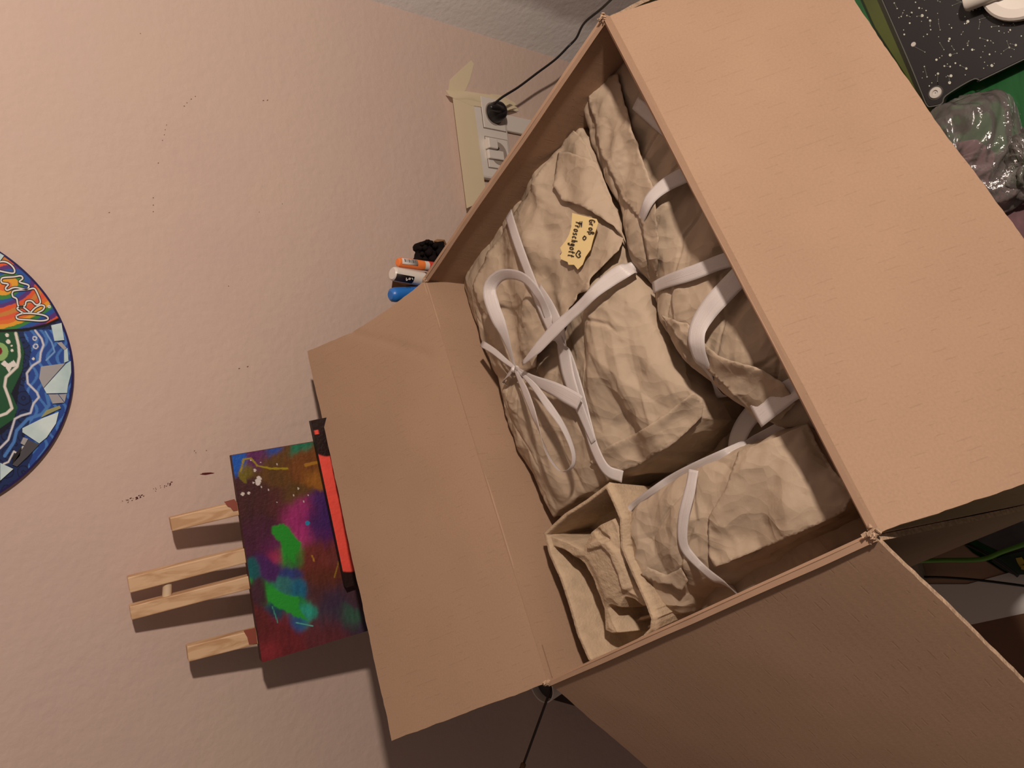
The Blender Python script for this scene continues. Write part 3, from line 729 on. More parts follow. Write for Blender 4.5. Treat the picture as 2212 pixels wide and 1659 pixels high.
# bow and ribbons of parcel 1
g1 = BV[i1:]
ribbon('ribbon', [(1098,462),(1116,520),(1140,585),(1165,650),(1195,715),(1228,775),(1255,860),(1270,920),(1285,970),(1310,1015),(1345,1030)], [15,14,13,14,15,15,14,13,13,12,12], p1, bvs=g1, lift=.0055)
ribbon('ribbon', [(1165,618),(1192,668),(1212,730),(1225,800),(1240,850),(1262,905),(1282,955)], [6,12,19,20,16,12,8], p1, bvs=g1, lift=.0065)
ribbon('ribbon', [(1402,588),(1370,578),(1335,592),(1290,625),(1250,665),(1200,710),(1165,748),(1128,786)], [13,17,17,13,12,15,13,4], p1, bvs=g1, lift=.006, lifts=[-.016,0,.001,.006,.010,.010,.010,.012])
knot = (1112, 795)
ribbon('bow_loop', [(1112,793),(1092,730),(1066,665),(1058,622),(1085,594),(1130,600),(1165,640),(1186,690),(1196,722)], [4,9,16,16,14,13,14,13,10], p1, bvs=g1, lifts=[.010,.020,.026,.028,.028,.024,.014,.004,.001], twist=[0,10,20,35,50,30,10,0,0])
ribbon('bow_loop', [(1112,797),(1140,860),(1165,930),(1185,985),(1212,1018),(1236,1008),(1238,975),(1215,920),(1180,870),(1150,830),(1116,799)], [4,13,14,12,5,4,5,6,8,7,3], p1, bvs=g1, lifts=[.010,.020,.024,.024,.024,.024,.024,.024,.022,.016,.010], twist=[0,5,15,40,70,80,75,60,40,20,0])
ribbon('bow_tail', [(1112,795),(1150,820),(1200,842),(1248,868),(1252,872)], [4,12,15,17,17], p1, bvs=g1, lifts=[.010,.012,.012,.010,.008], twist=[0,20,10,0,0])
ribbon('bow_tail', [(1112,795),(1090,778),(1066,758),(1040,742)], [4,6,7,8], p1, bvs=g1, lifts=[.010,.012,.014,.014], twist=[10,20,30,20])
ribbon('bow_tail', [(1106,800),(1095,812),(1088,825),(1094,832)], [6,8,8,6], p1, bvs=g1, lifts=[.010,.006,.004,.001], twist=[0,30,60,60])
kp = on1(1111, 795, .012)
lathe('knot', kp-n*.005, n+e1*.3, [(.001,0),(.0035,.001),(.0046,.004),(.0040,.007),(.0015,.010)], M['ribbon'], p1, n=14)
# parcel 3 : near corner
p3 = empty('corner_parcel', tuple(px_dep(1600, 1120, .2)), 'rounded paper parcel with two thin ribbons in the near corner beside the pulp tray', 'parcel')
i3 = len(BV)
parcel('paper_wrapping', [(1362,1100),(1346,1150),(1350,1210),(1380,1250),(1405,1300),(1435,1336)], [(1748,908),(1772,960),(1800,1010),(1852,1052),(1868,1080)],
    [(1362,1100),(1420,1055),(1490,1015),(1560,982),(1650,950),(1748,908)], [(1435,1336),(1478,1325),(1500,1285),(1590,1235),(1700,1175),(1800,1122),(1868,1080)],
    .062, .026, 44, .9, p3, nu=280, nv=190, amp=1.1, flare=.009, ex=.42)
sheet('paper_layer', [(1531,1198),(1546,1226),(1640,1188),(1760,1137),(1826,1105),(1846,1066),(1800,1014),(1764,955),(1745,915),(1680,945),(1600,975),(1570,1060),(1530,1120)], p3, .003, 91, .9, curl=.007, curl_edge=[(1546,1226),(1640,1188),(1760,1137),(1826,1105)], bvs=[BV[i3]])
sheet('paper_fold', [(1400,1225),(1440,1242),(1472,1226),(1488,1255),(1470,1278),(1445,1262),(1420,1262),(1385,1240)], p3, .003, 93, .2, curl=.004, curl_edge=[(1445,1262),(1470,1278)], bvs=[BV[i3]])
g3 = BV[i3:]
ribbon('ribbon', [(1352,1135),(1356,1105),(1385,1078),(1450,1035),(1510,1005),(1600,965),(1680,925),(1760,885)], [5,6,8,9,9,8,9,9], p3, bvs=g3, lift=.004, twist=[30,30,35,35,30,25,20,20])
ribbon('ribbon', [(1498,1015),(1490,1060),(1476,1120),(1476,1175),(1500,1210),(1545,1250),(1600,1280),(1650,1290)], [11,12,12,11,8,9,13,14], p3, bvs=g3, lift=.003)
# flank of parcel 3 towards the near wall
parcel('paper_flank', [(1480,1262),(1500,1300),(1520,1330)], [(1862,1095),(1880,1125),(1900,1150)], [(1480,1262),(1560,1232),(1700,1172),(1862,1095)], [(1520,1330),(1600,1300),(1760,1220),(1900,1150)],
    .088, .012, 47, .5, p3, nu=120, nv=40, amp=.6, drop=.06)

# ------------------------------------------------------------------ moulded pulp tray
tr = empty('pulp_tray', tuple(px_dep(1300, 1240, .2)), 'grey-brown moulded pulp packing tray with an embossed shape in the left corner of the carton', 'packing tray')
dT = .030
nu, nv = 150, 230
S = patch([(1170,1152),(1182,1200),(1205,1250),(1225,1310),(1242,1370),(1268,1430)], [(1312,1042),(1330,1078),(1348,1120),(1350,1180),(1375,1240),(1398,1290),(1416,1335)],
          [(1170,1152),(1215,1110),(1262,1080),(1312,1042)], [(1268,1430),(1285,1436),(1340,1412),(1395,1380),(1412,1362),(1416,1335)], nu, nv)
rim = np.concatenate([S[:, 0], S[-1, 1:], S[-2::-1, -1], S[0, -2:0:-1]])[::4]
sd = sdf(S, rim)
wall_in = sstep(9, 19, sd)
hT = -dT - .052*wall_in
mound = [(1212,1196),(1232,1190),(1252,1168),(1262,1146),(1285,1128),(1318,1113),(1330,1130),(1336,1160),(1346,1195),(1350,1235),(1362,1270),(1392,1296),(1388,1318),(1366,1322),(1346,1306),(1334,1302),(1322,1326),(1300,1318),(1306,1345),(1322,1378),(1296,1382),(1276,1372),(1276,1320),(1262,1262),(1244,1224),(1228,1210)]
dm = sdf(S, mound); up = sstep(-5, 9, dm)
arm = sstep(17, 8, seg_dist(S, [(1182,1168),(1215,1180),(1236,1192)])); arm2 = sstep(13, 5, seg_dist(S, [(1330,1180),(1345,1215),(1352,1240)]))
top_h = -dT - .004 - .010*sstep(1100, 1400, S[..., 1]) + .0015*fbm(S[..., 0]/50, S[..., 1]/50, 3, 2) + .003*sstep(10, 26, dm) + .0035*sstep(12, 4, seg_dist(S, [(1272,1180),(1300,1172),(1322,1196),(1335,1240),(1340,1270)])) - .003*sstep(10, 3, seg_dist(S, [(1285,1150),(1305,1165)]))
hT = np.maximum(hT, np.where(up > 0, (hT)*(1-up) + top_h*up, -1))
hT = np.maximum(hT, hT*(1-arm) + (-dT-.004)*arm)
hT = hT + .012*sstep(10, 2, seg_dist(S, [(1318,1352),(1345,1345),(1366,1322)]))*wall_in*(dm < 0) + .008*sstep(8, 2, seg_dist(S, [(1330,1372),(1372,1352),(1388,1325)]))*wall_in*(dm < 0)
hT = hT - .003*sstep(5, 0, sd) + .0004*fbm(S[..., 0]/9, S[..., 1]/9, 4, 2)
q = np.einsum('ij,klj->kli', R, np.stack([S[..., 0]-W/2, -(S[..., 1]-H/2), -F*np.ones(S.shape[:2])], -1)); Q = CAM + q*(((O-n*dT-CAM) @ n)/(q @ n))[..., None]
ab = abh(Q); V = loc3(ab[..., 0], ab[..., 1], hT).reshape(-1, 3); idx = np.arange(nu*nv).reshape(nu, nv)
Fc = np.stack([idx[:-1, :-1].ravel(), idx[1:, :-1].ravel(), idx[1:, 1:].ravel(), idx[:-1, 1:].ravel()], 1).tolist()
ring = list(idx[:, 0]) + list(idx[-1, 1:]) + list(idx[-2::-1, -1]) + list(idx[0, -2:0:-1]); prev = np.array(ring); nr = len(ring)
RV = V[prev]; cc = RV.mean(0); s_ = np.arange(nr)
for z in (.006, .07, .085):
    o_ = RV - cc; o_ -= np.outer(o_ @ n, n); o_ /= np.linalg.norm(o_, axis=1)[:, None]
    new = RV - n*z + o_*(-.010*(z/.07))  + o_*(.0012*facet(s_/4., s_*0., 5))[:, None]; b = len(V); V = np.vstack([V, new])
    cur = b+np.arange(nr)
    for k in range(nr): k2 = (k+1) % nr; Fc.append((prev[k], cur[k], cur[k2], prev[k2]))
    prev = cur
mesh_obj('tray_shell', V, Fc, M['pulp'], tr, smooth=True)
# torn outer lip on the right side
lip = [px_dep(x, y, d_) for x, y, d_ in [(1325,1070,.034),(1345,1082,.040),(1356,1100,.046),(1355,1130,.050),(1352,1150,.050),(1348,1150,.034),(1345,1110,.032)]]
o = poly_mesh(lip, M['pulp'], 'torn_lip', tr, .002)

# ------------------------------------------------------------------ painted disc on the wall
wp = lambda x, y, off=0.: at_y(x, y, WY-off)
c3 = [at_y(*p, WY-.003) for p in ((0,545),(157,790),(0,1065))]
def circ(a, b, c):
    ax, ay, bx, by, cx, cy = a[0], a[2], b[0], b[2], c[0], c[2]
    d = 2*(ax*(by-cy)+bx*(cy-ay)+cx*(ay-by)); s1, s2, s3 = ax*ax+ay*ay, bx*bx+by*by, cx*cx+cy*cy
    ux = (s1*(by-cy)+s2*(cy-ay)+s3*(ay-by))/d; uz = (s1*(cx-bx)+s2*(ax-cx)+s3*(bx-ax))/d
    return ux, uz, math.hypot(ax-ux, ay-uz)
cx, cz, cr_ = circ(*c3)
disc = empty('painted_disc', (cx, WY-.003, cz), 'round painted wall disc with rainbow lettering, blue waves and mirror mosaic edge', 'wall decoration')
N_ = 460; g = np.linspace(-1, 1, N_); gx, gz = np.meshgrid(g, g, indexing='ij'); rad = np.hypot(gx, gz)
sq = np.where(rad > 1e-6, np.maximum(np.abs(gx), np.abs(gz))/np.maximum(rad, 1e-6), 1.)
X = cx + cr_*gx*sq; Z = cz + cr_*gz*sq       # square grid mapped onto the disc
V = np.stack([X, np.full_like(X, WY-.006), Z], -1).reshape(-1, 3)
px = to_px(V)
x, y = px[:, 0], px[:, 1]
wig = 6*np.sin(y/17)+4*np.sin(y/9)
base = np.tile(np.array(lin((28, 46, 92))), (len(V), 1))
swirl = np.sin(np.hypot((x % 34)-17, (y % 40)-20)/1.7+3*fbm(x/25, y/25, 4)); base[swirl > .72] = lin((16, 24, 58))
bluem = (x - (62+wig) > 0) & (y > 712); base[bluem] = lin((40, 74, 150)); base[bluem & (np.sin(x/3.4+np.sin(y/12)*3) > .55)] = lin((70, 120, 190))
edgem = np.abs(seg_dist(px, [(0,720),(45,760),(40,800),(30,850),(25,905),(0,930)])) < 9
grn = in_poly(px, [(-400,715),(38,715),(52,760),(48,800),(24,850),(38,880),(30,905),(0,925),(-400,940)]); base[grn] = lin((30, 82, 50))
base[edgem & ~grn] = lin((14, 20, 40))
rb = [(222,110,50),(226,160,50),(60,130,60),(40,84,160),(90,50,120),(220,90,50),(200,130,60),(220,90,60)]
rd = np.hypot((x-12)*.72, (y-618)*1.05+.25*(x-12)) + 3*fbm(x/20, y/20, 8)
rbm = (y < 712-(np.clip(x, 0, 140)/140)**2*24); k = ((rd/9.5).astype(int)) % len(rb)
base[rbm] = np.array([lin(c) for c in rb])[k[rbm]]
for ln, wd_, c in [([(-60,712),(0,715),(60,712),(100,702),(126,690)], 3, (12,10,12)), ([(34,720),(40,745),(42,770),(37,792),(13,815),(10,835),(20,862),(26,882),(14,893),(0,898)], 3, (222,216,208)),
                   ([(76,714),(90,732),(94,745),(88,762),(86,780),(70,790),(58,806),(60,828),(80,848),(84,858),(72,872),(66,892),(45,898),(32,905),(26,925),(18,950),(0,968)], 2.2, (205,205,215)),
                   ([(98,716),(112,740),(118,760),(100,778)], 1.6, (120,165,215)), ([(100,850),(106,875),(90,895),(60,905),(36,930),(30,955),(10,985)], 3.5, (74,124,190)),
                   ([(50,965),(38,980),(30,975),(18,998),(8,1002)], 1.8, (215,212,208))]:
    m_ = sstep(.9, -.9, seg_dist(px, ln)-wd_)[:, None]; base = base*(1-m_)+np.array(lin(c))*m_
for (qx, qy, qr) in [(15,724,4),(18,738,5),(25,747,2),(26,757,3),(72,775,3),(106,650,2)]: base[np.hypot(x-qx, y-qy) < qr] = lin((225,220,210))
for (qx, qy, qr) in [(75,731,5),(77,748,6),(106,662,3.5)]:
    r_ = np.hypot(x-qx, y-qy); base[(r_ < qr) & (r_ > qr-2.3)] = lin((215,212,215))
st = in_poly(px, [(10,778),(18,786),(30,778),(38,790),(24,794),(20,806),(12,793),(2,786)]); base[st] = lin((225,220,215))
base[np.hypot(x+2, y-760) < 20] = lin((140, 180, 110)); base[np.hypot(x+4, y-758) < 9] = lin((120, 20, 30))
r3 = np.hypot(V[:, 0]-cx, V[:, 2]-cz); base[r3 > cr_*.985] = lin((30, 22, 80))
idx = np.arange(N_*N_).reshape(N_, N_)
Fc = np.stack([idx[:-1, :-1].ravel(), idx[1:, :-1].ravel(), idx[1:, 1:].ravel(), idx[:-1, 1:].ravel()], 1).tolist()
o = mesh_obj('painted_face', V, Fc, vcmat('disc_paint', .35), disc, smooth=True); setvc(o, base)
lathe('record', (cx, WY-.0005, cz), (0, -1, 0), [(cr_, 0), (cr_, .0048)], mat('disc_rim', lin((34, 22, 90)), .4), disc, n=96)
def tilemat():
    m = mat('mirror_mosaic', (.75, .80, .82), .12, metal=1); nt = m.node_tree; b = nt.nodes['Principled BSDF']
    tc = nt.nodes.new('ShaderNodeTexCoord'); wv = nt.nodes.new('ShaderNodeTexNoise'); wv.inputs['Scale'].default_value = 28; wv.inputs['Detail'].default_value = 1
    r_ = nt.nodes.new('ShaderNodeValToRGB'); e = r_.color_ramp.elements
    e[0].position = .3; e[0].color = (.30, .33, .45, 1); e[1].position = .75; e[1].color = (.95, 1, 1, 1)
    for p_, c in ((.42, (.25, .55, .95)), (.5, (.35, .95, .9)), (.58, (.95, .98, 1)), (.66, (.5, .75, .62))): k_ = e.new(p_); k_.color = (*c, 1)
    nt.links.new(tc.outputs['Object'], wv.inputs['Vector']); nt.links.new(wv.outputs['Fac'], r_.inputs[0]); nt.links.new(r_.outputs[0], b.inputs['Base Color'])
    return m
tm = tilemat()
tdef = mat('silver_tile', (.62, .62, .64), .3, metal=.6)
bright = mat('prism_tile', (.66, .95, 1.), .25, metal=.2, noise=.3, nscale=25)
for pl, mt_ in [([(110,703),(132,698),(138,735),(117,737)], bright), ([(122,741),(132,739),(143,752),(138,757)], tdef), ([(138,757),(145,752),(147,780),(138,784)], bright),
            ([(88,792),(140,785),(93,838),(84,818)], tdef), ([(142,786),(152,780),(153,805),(146,833),(144,849),(100,850),(94,839)], bright), ([(104,852),(124,852),(138,870),(113,872)], tdef),
            ([(126,852),(143,851),(139,869)], tdef), ([(100,886),(128,876),(131,882),(88,902)], mat('olive_tile', (.5, .5, .25), .3, metal=.5)), ([(48,925),(90,904),(126,890),(120,915),(100,945),(84,958),(48,934)], bright),
            ([(60,950),(84,960),(60,985),(36,1008),(26,1004)], mat('dark_tile', (.22, .22, .25), .25, metal=.8)), ([(50,945),(60,948),(52,962),(44,958)], tdef), ([(0,1000),(28,1013),(0,1038)], bright), ([(-30,560),(0,548),(8,553),(-20,590)], bright), ([(46,966),(42,985),(26,1003),(28,985)], M['black'])]:
    P = [wp(a, b, .0064) for a, b in pl]; o = poly_mesh(P, mt_, 'mirror_tile', disc, .0016)
    o.data.polygons[0].flip() if o.data.polygons[0].normal.y > 0 else None
# bubble lettering: white outline over black, read from below upwards
let = [[(35,682),(50,677),(80,678),(100,683),(103,690),(88,693),(60,691),(38,689),(35,682)], [(50,676),(38,668),(39,664),(49,663),(64,674)], [(66,675),(76,665),(88,659),(96,662),(92,670),(80,676)],
       [(26,634),(31,628),(60,625),(73,623),(79,630),(87,650),(84,657),(77,658),(68,650),(57,651),(54,660),(46,663),(39,660),(36,646),(28,641),(26,634)],
       [(2,606),(6,600),(30,598),(45,596),(49,602),(42,609),(60,615),(62,620),(56,625),(32,621),(16,627),(12,622),(18,614),(5,611),(2,606)],
       [(-14,568),(8,565),(22,571),(31,582),(29,590),(12,588),(-10,583)]]
strokes('letter_outline', let, M['black'], disc, wp(50, 640, .0064), np.array([0, 1., 0]), 6.5)
strokes('letter', let, mat('white_paint', (.72, .70, .68), .5), disc, wp(50, 640, .0070), np.array([0, 1., 0]), 3.2)

# ------------------------------------------------------------------ easel and canvases
LS = .27
YE = .925; ZE = CAMZ-.40
ne = nrm([0, -1, LS])
def ez(px, py, off=0.):        # point on the leaning plane, off = distance in front of it
    return at_plane(px, py, np.array([0, YE, ZE]) + ne*off, ne)
ea = empty('easel', (-.19, .84, ZT), 'small pine table easel standing by the wall behind the left flap', 'easel')
def slat(name, p, q, wpx, th, off):
    a = ez(*p, off); b = ez(*q, off); d = nrm(b-a); zb = ZT+.012
    b2 = a + d*((a[2]-zb)/-d[2]) if d[2] < 0 else b
    dd = math.dist(ez(p[0], p[1], off), ez(p[0], p[1]+wpx, off))
    return bar(name, a, b2, dd, th, [1, 0, 0], M['pine'], ea, .0012)
slat('leg', (368, 1132), (512, 1098), 30, .016, -.018)
slat('leg', (404, 1410), (556, 1372), 34, .016, -.018)
slat('mast', (277, 1262), (533, 1197), 34, .018, -.018)
slat('mast', (281, 1322), (540, 1255), 30, .018, -.018)
da, db = ez(362, 1252, -.018), ez(360, 1296, -.018)
lathe('dowel', da, db-da, [(.0052, 0), (.0052, float(np.linalg.norm(db-da)))], mat('dowel_wood', (.66, .50, .34), .6), ea, n=20)
lz = ez(790, 1150, .01); 
box('ledge', (-.33, .775, CAMZ-.775), (-.05, .835, CAMZ-.755), M['pine'], ea, .002)
# stains where the slats were painted round
for nm, pl, mt in (('paint_stain', [(484,1084),(506,1078),(512,1086),(514,1102),(504,1104),(498,1096),(492,1094)], 'redpaint'), ('paint_stain', [(526,1362),(552,1356),(556,1390),(538,1392),(534,1376)], 'redpaint')):
    poly_mesh([ez(a, b, -.0088) for a, b in pl], mat('stain', (.26, .06, .035), .6), nm, ea, .0003)
def canvas(name, corners, off, th, label, painter, obj_name='painting', nu=300, nv=400, side=None, zb=None):
    """corners px: top-right, top-left; the canvas runs down its leaning plane for hgt"""
    a, b = ez(*corners[0], off), ez(*corners[1], off)
    dn = nrm([0, -LS, -1.]); hgt = zb
    r0 = nrm(b-a)
    dn = nrm(dn - (dn @ r0)*r0)
    nn = nrm(np.cross(r0, dn)); nn = nn if nn[1] < 0 else -nn
    t = empty(name, tuple((a+b)/2+dn*hgt), label, 'painting')
    L = np.linalg.norm(b-a)
    uu, vv = np.meshgrid(np.linspace(0, 1, nv), np.linspace(0, 1, nu), indexing='ij')
    V = a + (uu*L)[..., None]*r0 + (vv*hgt)[..., None]*dn; Vf = V.reshape(-1, 3)
    idx = np.arange(nu*nv).reshape(nv, nu); Fc = np.stack([idx[:-1, :-1].ravel(), idx[1:, :-1].ravel(), idx[1:, 1:].ravel(), idx[:-1, 1:].ravel()], 1).tolist()
    o = mesh_obj('painted_face', Vf + nn*.0004, Fc, vcmat(name+'_paint', .42, .4, bump=.0005, bscale=260), t, smooth=True); setvc(o, painter(to_px(Vf), uu.ravel(), vv.ravel()))
    c4 = [a, b, b+dn*hgt, a+dn*hgt]; hexa('stretcher', [p - nn*th for p in c4], c4, side, t, .0008)
    return t
cs = lambda *c: np.array(lin(c))
def paint1(px, u, v):
    x, y = px[:, 0], px[:, 1]
    wx = x + 20*fbm(x/60, y/60, 3, 3)+5*fbm(x/9, y/26, 4, 3); wy = y + 20*fbm(x/60, y/60, 9, 3)+7*fbm(x/9, y/26, 14, 3)
    pts = [(515,1000,(20,80,170),16),(585,965,(30,70,150),12),(655,960,(20,110,80),14),(560,985,(90,30,90),14),(600,1010,(92,60,20),30),(660,1010,(110,62,20),26),(680,1035,(150,95,30),14),(545,1010,(110,95,20),10),
           (545,1080,(66,32,34),40),(600,1090,(78,36,34),26),(560,1150,(70,28,52),28),(640,1075,(88,62,22),20),(590,1170,(96,30,80),20),(640,1120,(150,40,105),26),(655,1150,(160,45,110),16),(690,1115,(60,30,90),20),
           (700,1150,(75,30,95),16),(600,1190,(150,40,80),12),(632,1180,(30,140,45),18),(612,1150,(30,130,45),10),(648,1205,(30,120,50),12),(585,1225,(70,30,90),18),(690,1200,(110,46,40),34),(700,1250,(92,44,30),34),(720,1200,(100,50,50),16),
           (550,1240,(20,90,95),14),(540,1265,(40,140,60),7),(560,1290,(66,36,50),18),(640,1235,(40,60,120),14),(645,1275,(20,95,130),14),(620,1265,(50,110,110),14),(602,1290,(30,150,50),18),(628,1310,(34,130,60),16),(655,1330,(40,150,130),16),
           (600,1320,(20,60,90),16),(590,1345,(110,40,60),8),(640,1350,(30,80,140),12),(680,1290,(80,46,50),20),(720,1310,(60,44,66),30),(700,1340,(66,56,70),20),(750,1330,(50,90,70),12),(600,1380,(104,34,40),36),(560,1350,(90,34,34),24),(700,1370,(92,40,46),26),(580,1410,(130,40,46),18),(760,1290,(70,46,56),18)]
    acc = np.zeros((len(x), 3)); ws = np.zeros(len(x))
    for (qx, qy, c, rr) in pts:
        w_ = np.exp(-(((wx-qx)**2+(wy-qy)**2)/(rr*.95)**2)) + 1e-9*np.exp(-((wx-qx)**2+(wy-qy)**2)/4e4); acc += w_[:, None]*cs(*c); ws += w_
    out = acc/ws[:, None]
    out *= (1+.28*fbm(x/5, y/22, 5, 3)+.12*fbm(x/3, y/3, 7, 2))[:, None].clip(.5, 1.6)
    for pl, c in (([(586,1136),(610,1132),(630,1150),(654,1170),(640,1195),(640,1214),(622,1196),(604,1168),(582,1152)], (36,140,40)), ([(578,1275),(592,1268),(612,1280),(640,1290),(645,1318),(665,1345),(636,1334),(600,1315),(580,1298)], (40,150,50)),
                  ([(498,985),(530,975),(520,1000),(508,1040),(502,1010)], (20,84,175))):
        s_ = sdf(np.stack([wx*.35+x*.65, wy*.35+y*.65], 1), pl); m_ = sstep(-2.5, 2.5, s_+2*fbm(x/4, y/9, 21, 2))[:, None]; out = out*(1-m_)+cs(*c)*m_
    for ln, wd_, c in (([(520,1018),(526,992),(542,990),(556,1006),(585,1012),(620,1012)], 2.6, (150,130,20)), ([(520,1025),(530,1040)], 7, (110,96,20)), ([(660,1005),(690,998)], 4, (160,110,30)), ([(722,1247),(732,1212)], 1.3, (150,120,30)), ([(674,1200),(678,1212)], 2, (170,120,40)), ([(588,1310),(600,1345)], 1.2, (70,150,130)), ([(640,1345),(675,1352)], 1.6, (90,170,160))):
        m_ = sstep(.8, -.8, seg_dist(px, ln)-wd_*(.8+.4*fbm(x/6, y/6, 33, 2)))[:, None]; out = out*(1-m_)+cs(*c)*m_
    for qx, qy, r_ in ((557,1041,8),(559,1035,7),(550,1016,4),(524,1067,4.5),(537,1065,3.5),(547,1043,2.4),(541,994,2),(565,1052,2),(580,1058,2),(644,1055,2.4),(634,1070,1.8),(666,1070,1.8),(656,1083,2.2),(599,1085,1.4),(598,1003,1.8),(563,999,1.5)):
        out[np.hypot((x-qx)*1.3, y-qy) < r_] = cs(205,195,190)
    out[np.hypot(x-664, y-1130) < 5] = cs(30,130,170)
    return out
rj = M['redpaint']
canvas('abstract_canvas', [(500,984),(566,1431)], .0, .016, 'colourful abstract canvas with purple, green and brown paint on the easel', paint1, zb=.34, side=mat('canvas_side', lin((70,24,22)), .7))
def paint2(px, u, v):
    out = np.tile(cs(236,84,70), (len(u), 1)); out *= (1+.1*fbm(u*30, v*20, 3, 3))[:, None]
    blk = np.maximum(sstep(.006, -.006, u-(.20+.025*np.sin(v*26))), sstep(-.006, .006, u-(.90+.02*np.sin(v*22))))[:, None]; out = out*(1-blk)+cs(34,16,12)*blk
    dd = (u > .06) & (u < .085) & (v > .0) & (v < .03); out[dd] = cs(236,84,70); return out
canvas('small_red_canvas', [(672,909),(748,1270)], .014, .012, 'coral red canvas with black corners in front of the abstract one', paint2, zb=.22, nu=90, nv=400, side=M['blackpaint'])

# ------------------------------------------------------------------ wall sockets, masking tape and plug
so = empty('wall_socket', tuple(wp(1050, 290)), 'white double wall socket framed with yellowish masking tape', 'socket')
XR, XL = wp(1030,214)[0], wp(1030,388)[0]; ZTp, ZB = wp(1012,300)[2], wp(1088,300)[2]
box('socket_plate', (XL, WY-.014, ZB), (XR, WY-.0002, ZTp), M['white'], so, .004)
yf = WY-.0142
def sbox(name, x0, x1, z0, z1, d, m, bev=.0015): return box(name, (x0, WY-.0142-d, z0), (x1, WY-.0138, z1), m, so, bev)
wX = lambda py: wp(1050, py)[0]
zt, zb_ = wp(1030,250)[2], wp(1076,250)[2]
zmid = (zt+zb_)/2
darkline = mat('socket_gap', (.22, .17, .14), .8)
for (xa, xb) in ((wX(219), wX(284)), (wX(303), wX(367))):
    sbox('insert_gap', min(xa, xb)-.0012, max(xa, xb)+.0012, zb_-.0012, zt+.0012, .0004, darkline, 0)
    sbox('insert', min(xa, xb), max(xa, xb), zb_, zt, .0016, M['white'])
    xc = (xa+xb)/2
    lathe('socket_well', (xc, yf-.0024, zmid), (0, 1, 0), [(.021, 0), (.0195, .0012)], mat('well', (.34, .28, .24), .6), so, n=40)
    for s in (-1, 1): lathe('contact_hole', (xc+s*.0095, yf-.0026, zmid), (0, 1, 0), [(.003, 0), (.003, .001)], M['black'], so, n=12)
sbox('socket_rocker', min(wX(309), wX(330)), max(wX(309), wX(330)), wp(1055,320)[2], wp(1036,320)[2], .012, M['white'])
sbox('socket_rocker', min(wX(331), wX(350)), max(wX(331), wX(350)), wp(1072,340)[2], wp(1040,340)[2], .007, M['white'])
# the tape
def tapepoly(pl, off, nm='tape_strip'):
    return poly_mesh([wp(a, b, off) for a, b in pl], M['tape'], nm, so, .0002)
tapepoly([(978,212),(1000,208),(1022,216),(1048,404),(1030,440),(1008,450)], .0150)
tapepoly([(985,213),(1020,210),(1052,226),(1048,232),(1018,228)], .0152)
tapepoly([(962,194),(985,199),(1000,196),(1060,205),(1118,232),(1090,240),(1066,234),(1046,222),(1012,214),(984,214),(972,208)], .0154)
tapepoly([(968,200),(972,172),(1018,130),(1024,138),(1014,176),(1005,196),(985,202)], .0006)
tapepoly([(1064,238),(1075,240),(1120,240),(1112,222),(1080,205),(1060,203)], .0010)
# cable duct running down from the socket
darkduct = mat('duct_groove', (.33, .25, .21), .8)
a_, b_ = wp(1082, 280), wp(1130, 290)
box('cable_duct', (wX(278), WY-.008, ZB-.14), (wX(242), WY-.0002, ZB), M['white'], so, .002)
pg = empty('power_cable', tuple(wp(1040, 248)), 'black plug with a black cable leading from the wall socket behind the carton', 'cable')
pc = np.array([wX(251), yf-.003, zmid])
lathe('plug', pc, (0, -1, 0), [(.0185, 0), (.0185, .010), (.015, .020), (.010, .024)], M['black'], pg, n=28)
pe = at_y(1058, 232, .955)
tube('strain_relief', [pc+np.array([0,-.016,0]), (pc+np.array([0,-.016,0])+pe)/2+np.array([0,-.004,0]), pe], [.010,.0075,.0065,.0045], M['black'], pg)
tube('cord', [pe, at_y(1085,210,.95), at_y(1120,188,.945), at_y(1160,158,.94), at_y(1200,128,.93), at_y(1228,100,.92), at_y(1245,82,.90), at_y(1262,50,.86), at_y(1300,18,.80), at_y(1340,-20,.72)], .0022, M['black'], pg)

# ------------------------------------------------------------------ pens and bits behind corner A
YP = .885
def pen(name, top, bot, prof_parts, label, cat='marker', group=None, y=YP):
    a, b = at_y(*top, y), at_y(*bot, y); ax = nrm(b-a); t = empty(name, tuple(a), label, cat, group)
    return t, a, ax
cupc = at_y(905, 590, YP); hz = ZT
hold = empty('pen_pot', (cupc[0], YP, ZT), 'brown pot holding markers behind the far corner of the carton', 'pot')
lathe('pot_body', (cupc[0]+.004, YP, ZT), (0, 0, 1), [(.03, 0), (.038, .01), (.042, .13), (.040, .13), (.036, .012)], M['brown'], hold, cap=False)
t, a, ax = pen('orange_marker', (858,566), (960,580), None, 'orange marker with a barcode sticker, topmost in the photo of the markers')
r0 = .0072
brl = lathe('barrel', a, ax, [(.004,0),(.0062,.0015),(r0,.006),(r0,.032),(.0074,.033),(.0074,.046)], M['orange'], t)
lathe('collar', a+ax*.046, ax, [(.0072,0),(.0072,.008)], M['white'], t)
lathe('cap', a+ax*.054, ax, [(.0076,0),(.0074,.040),(.005,.044)], M['red'], t)
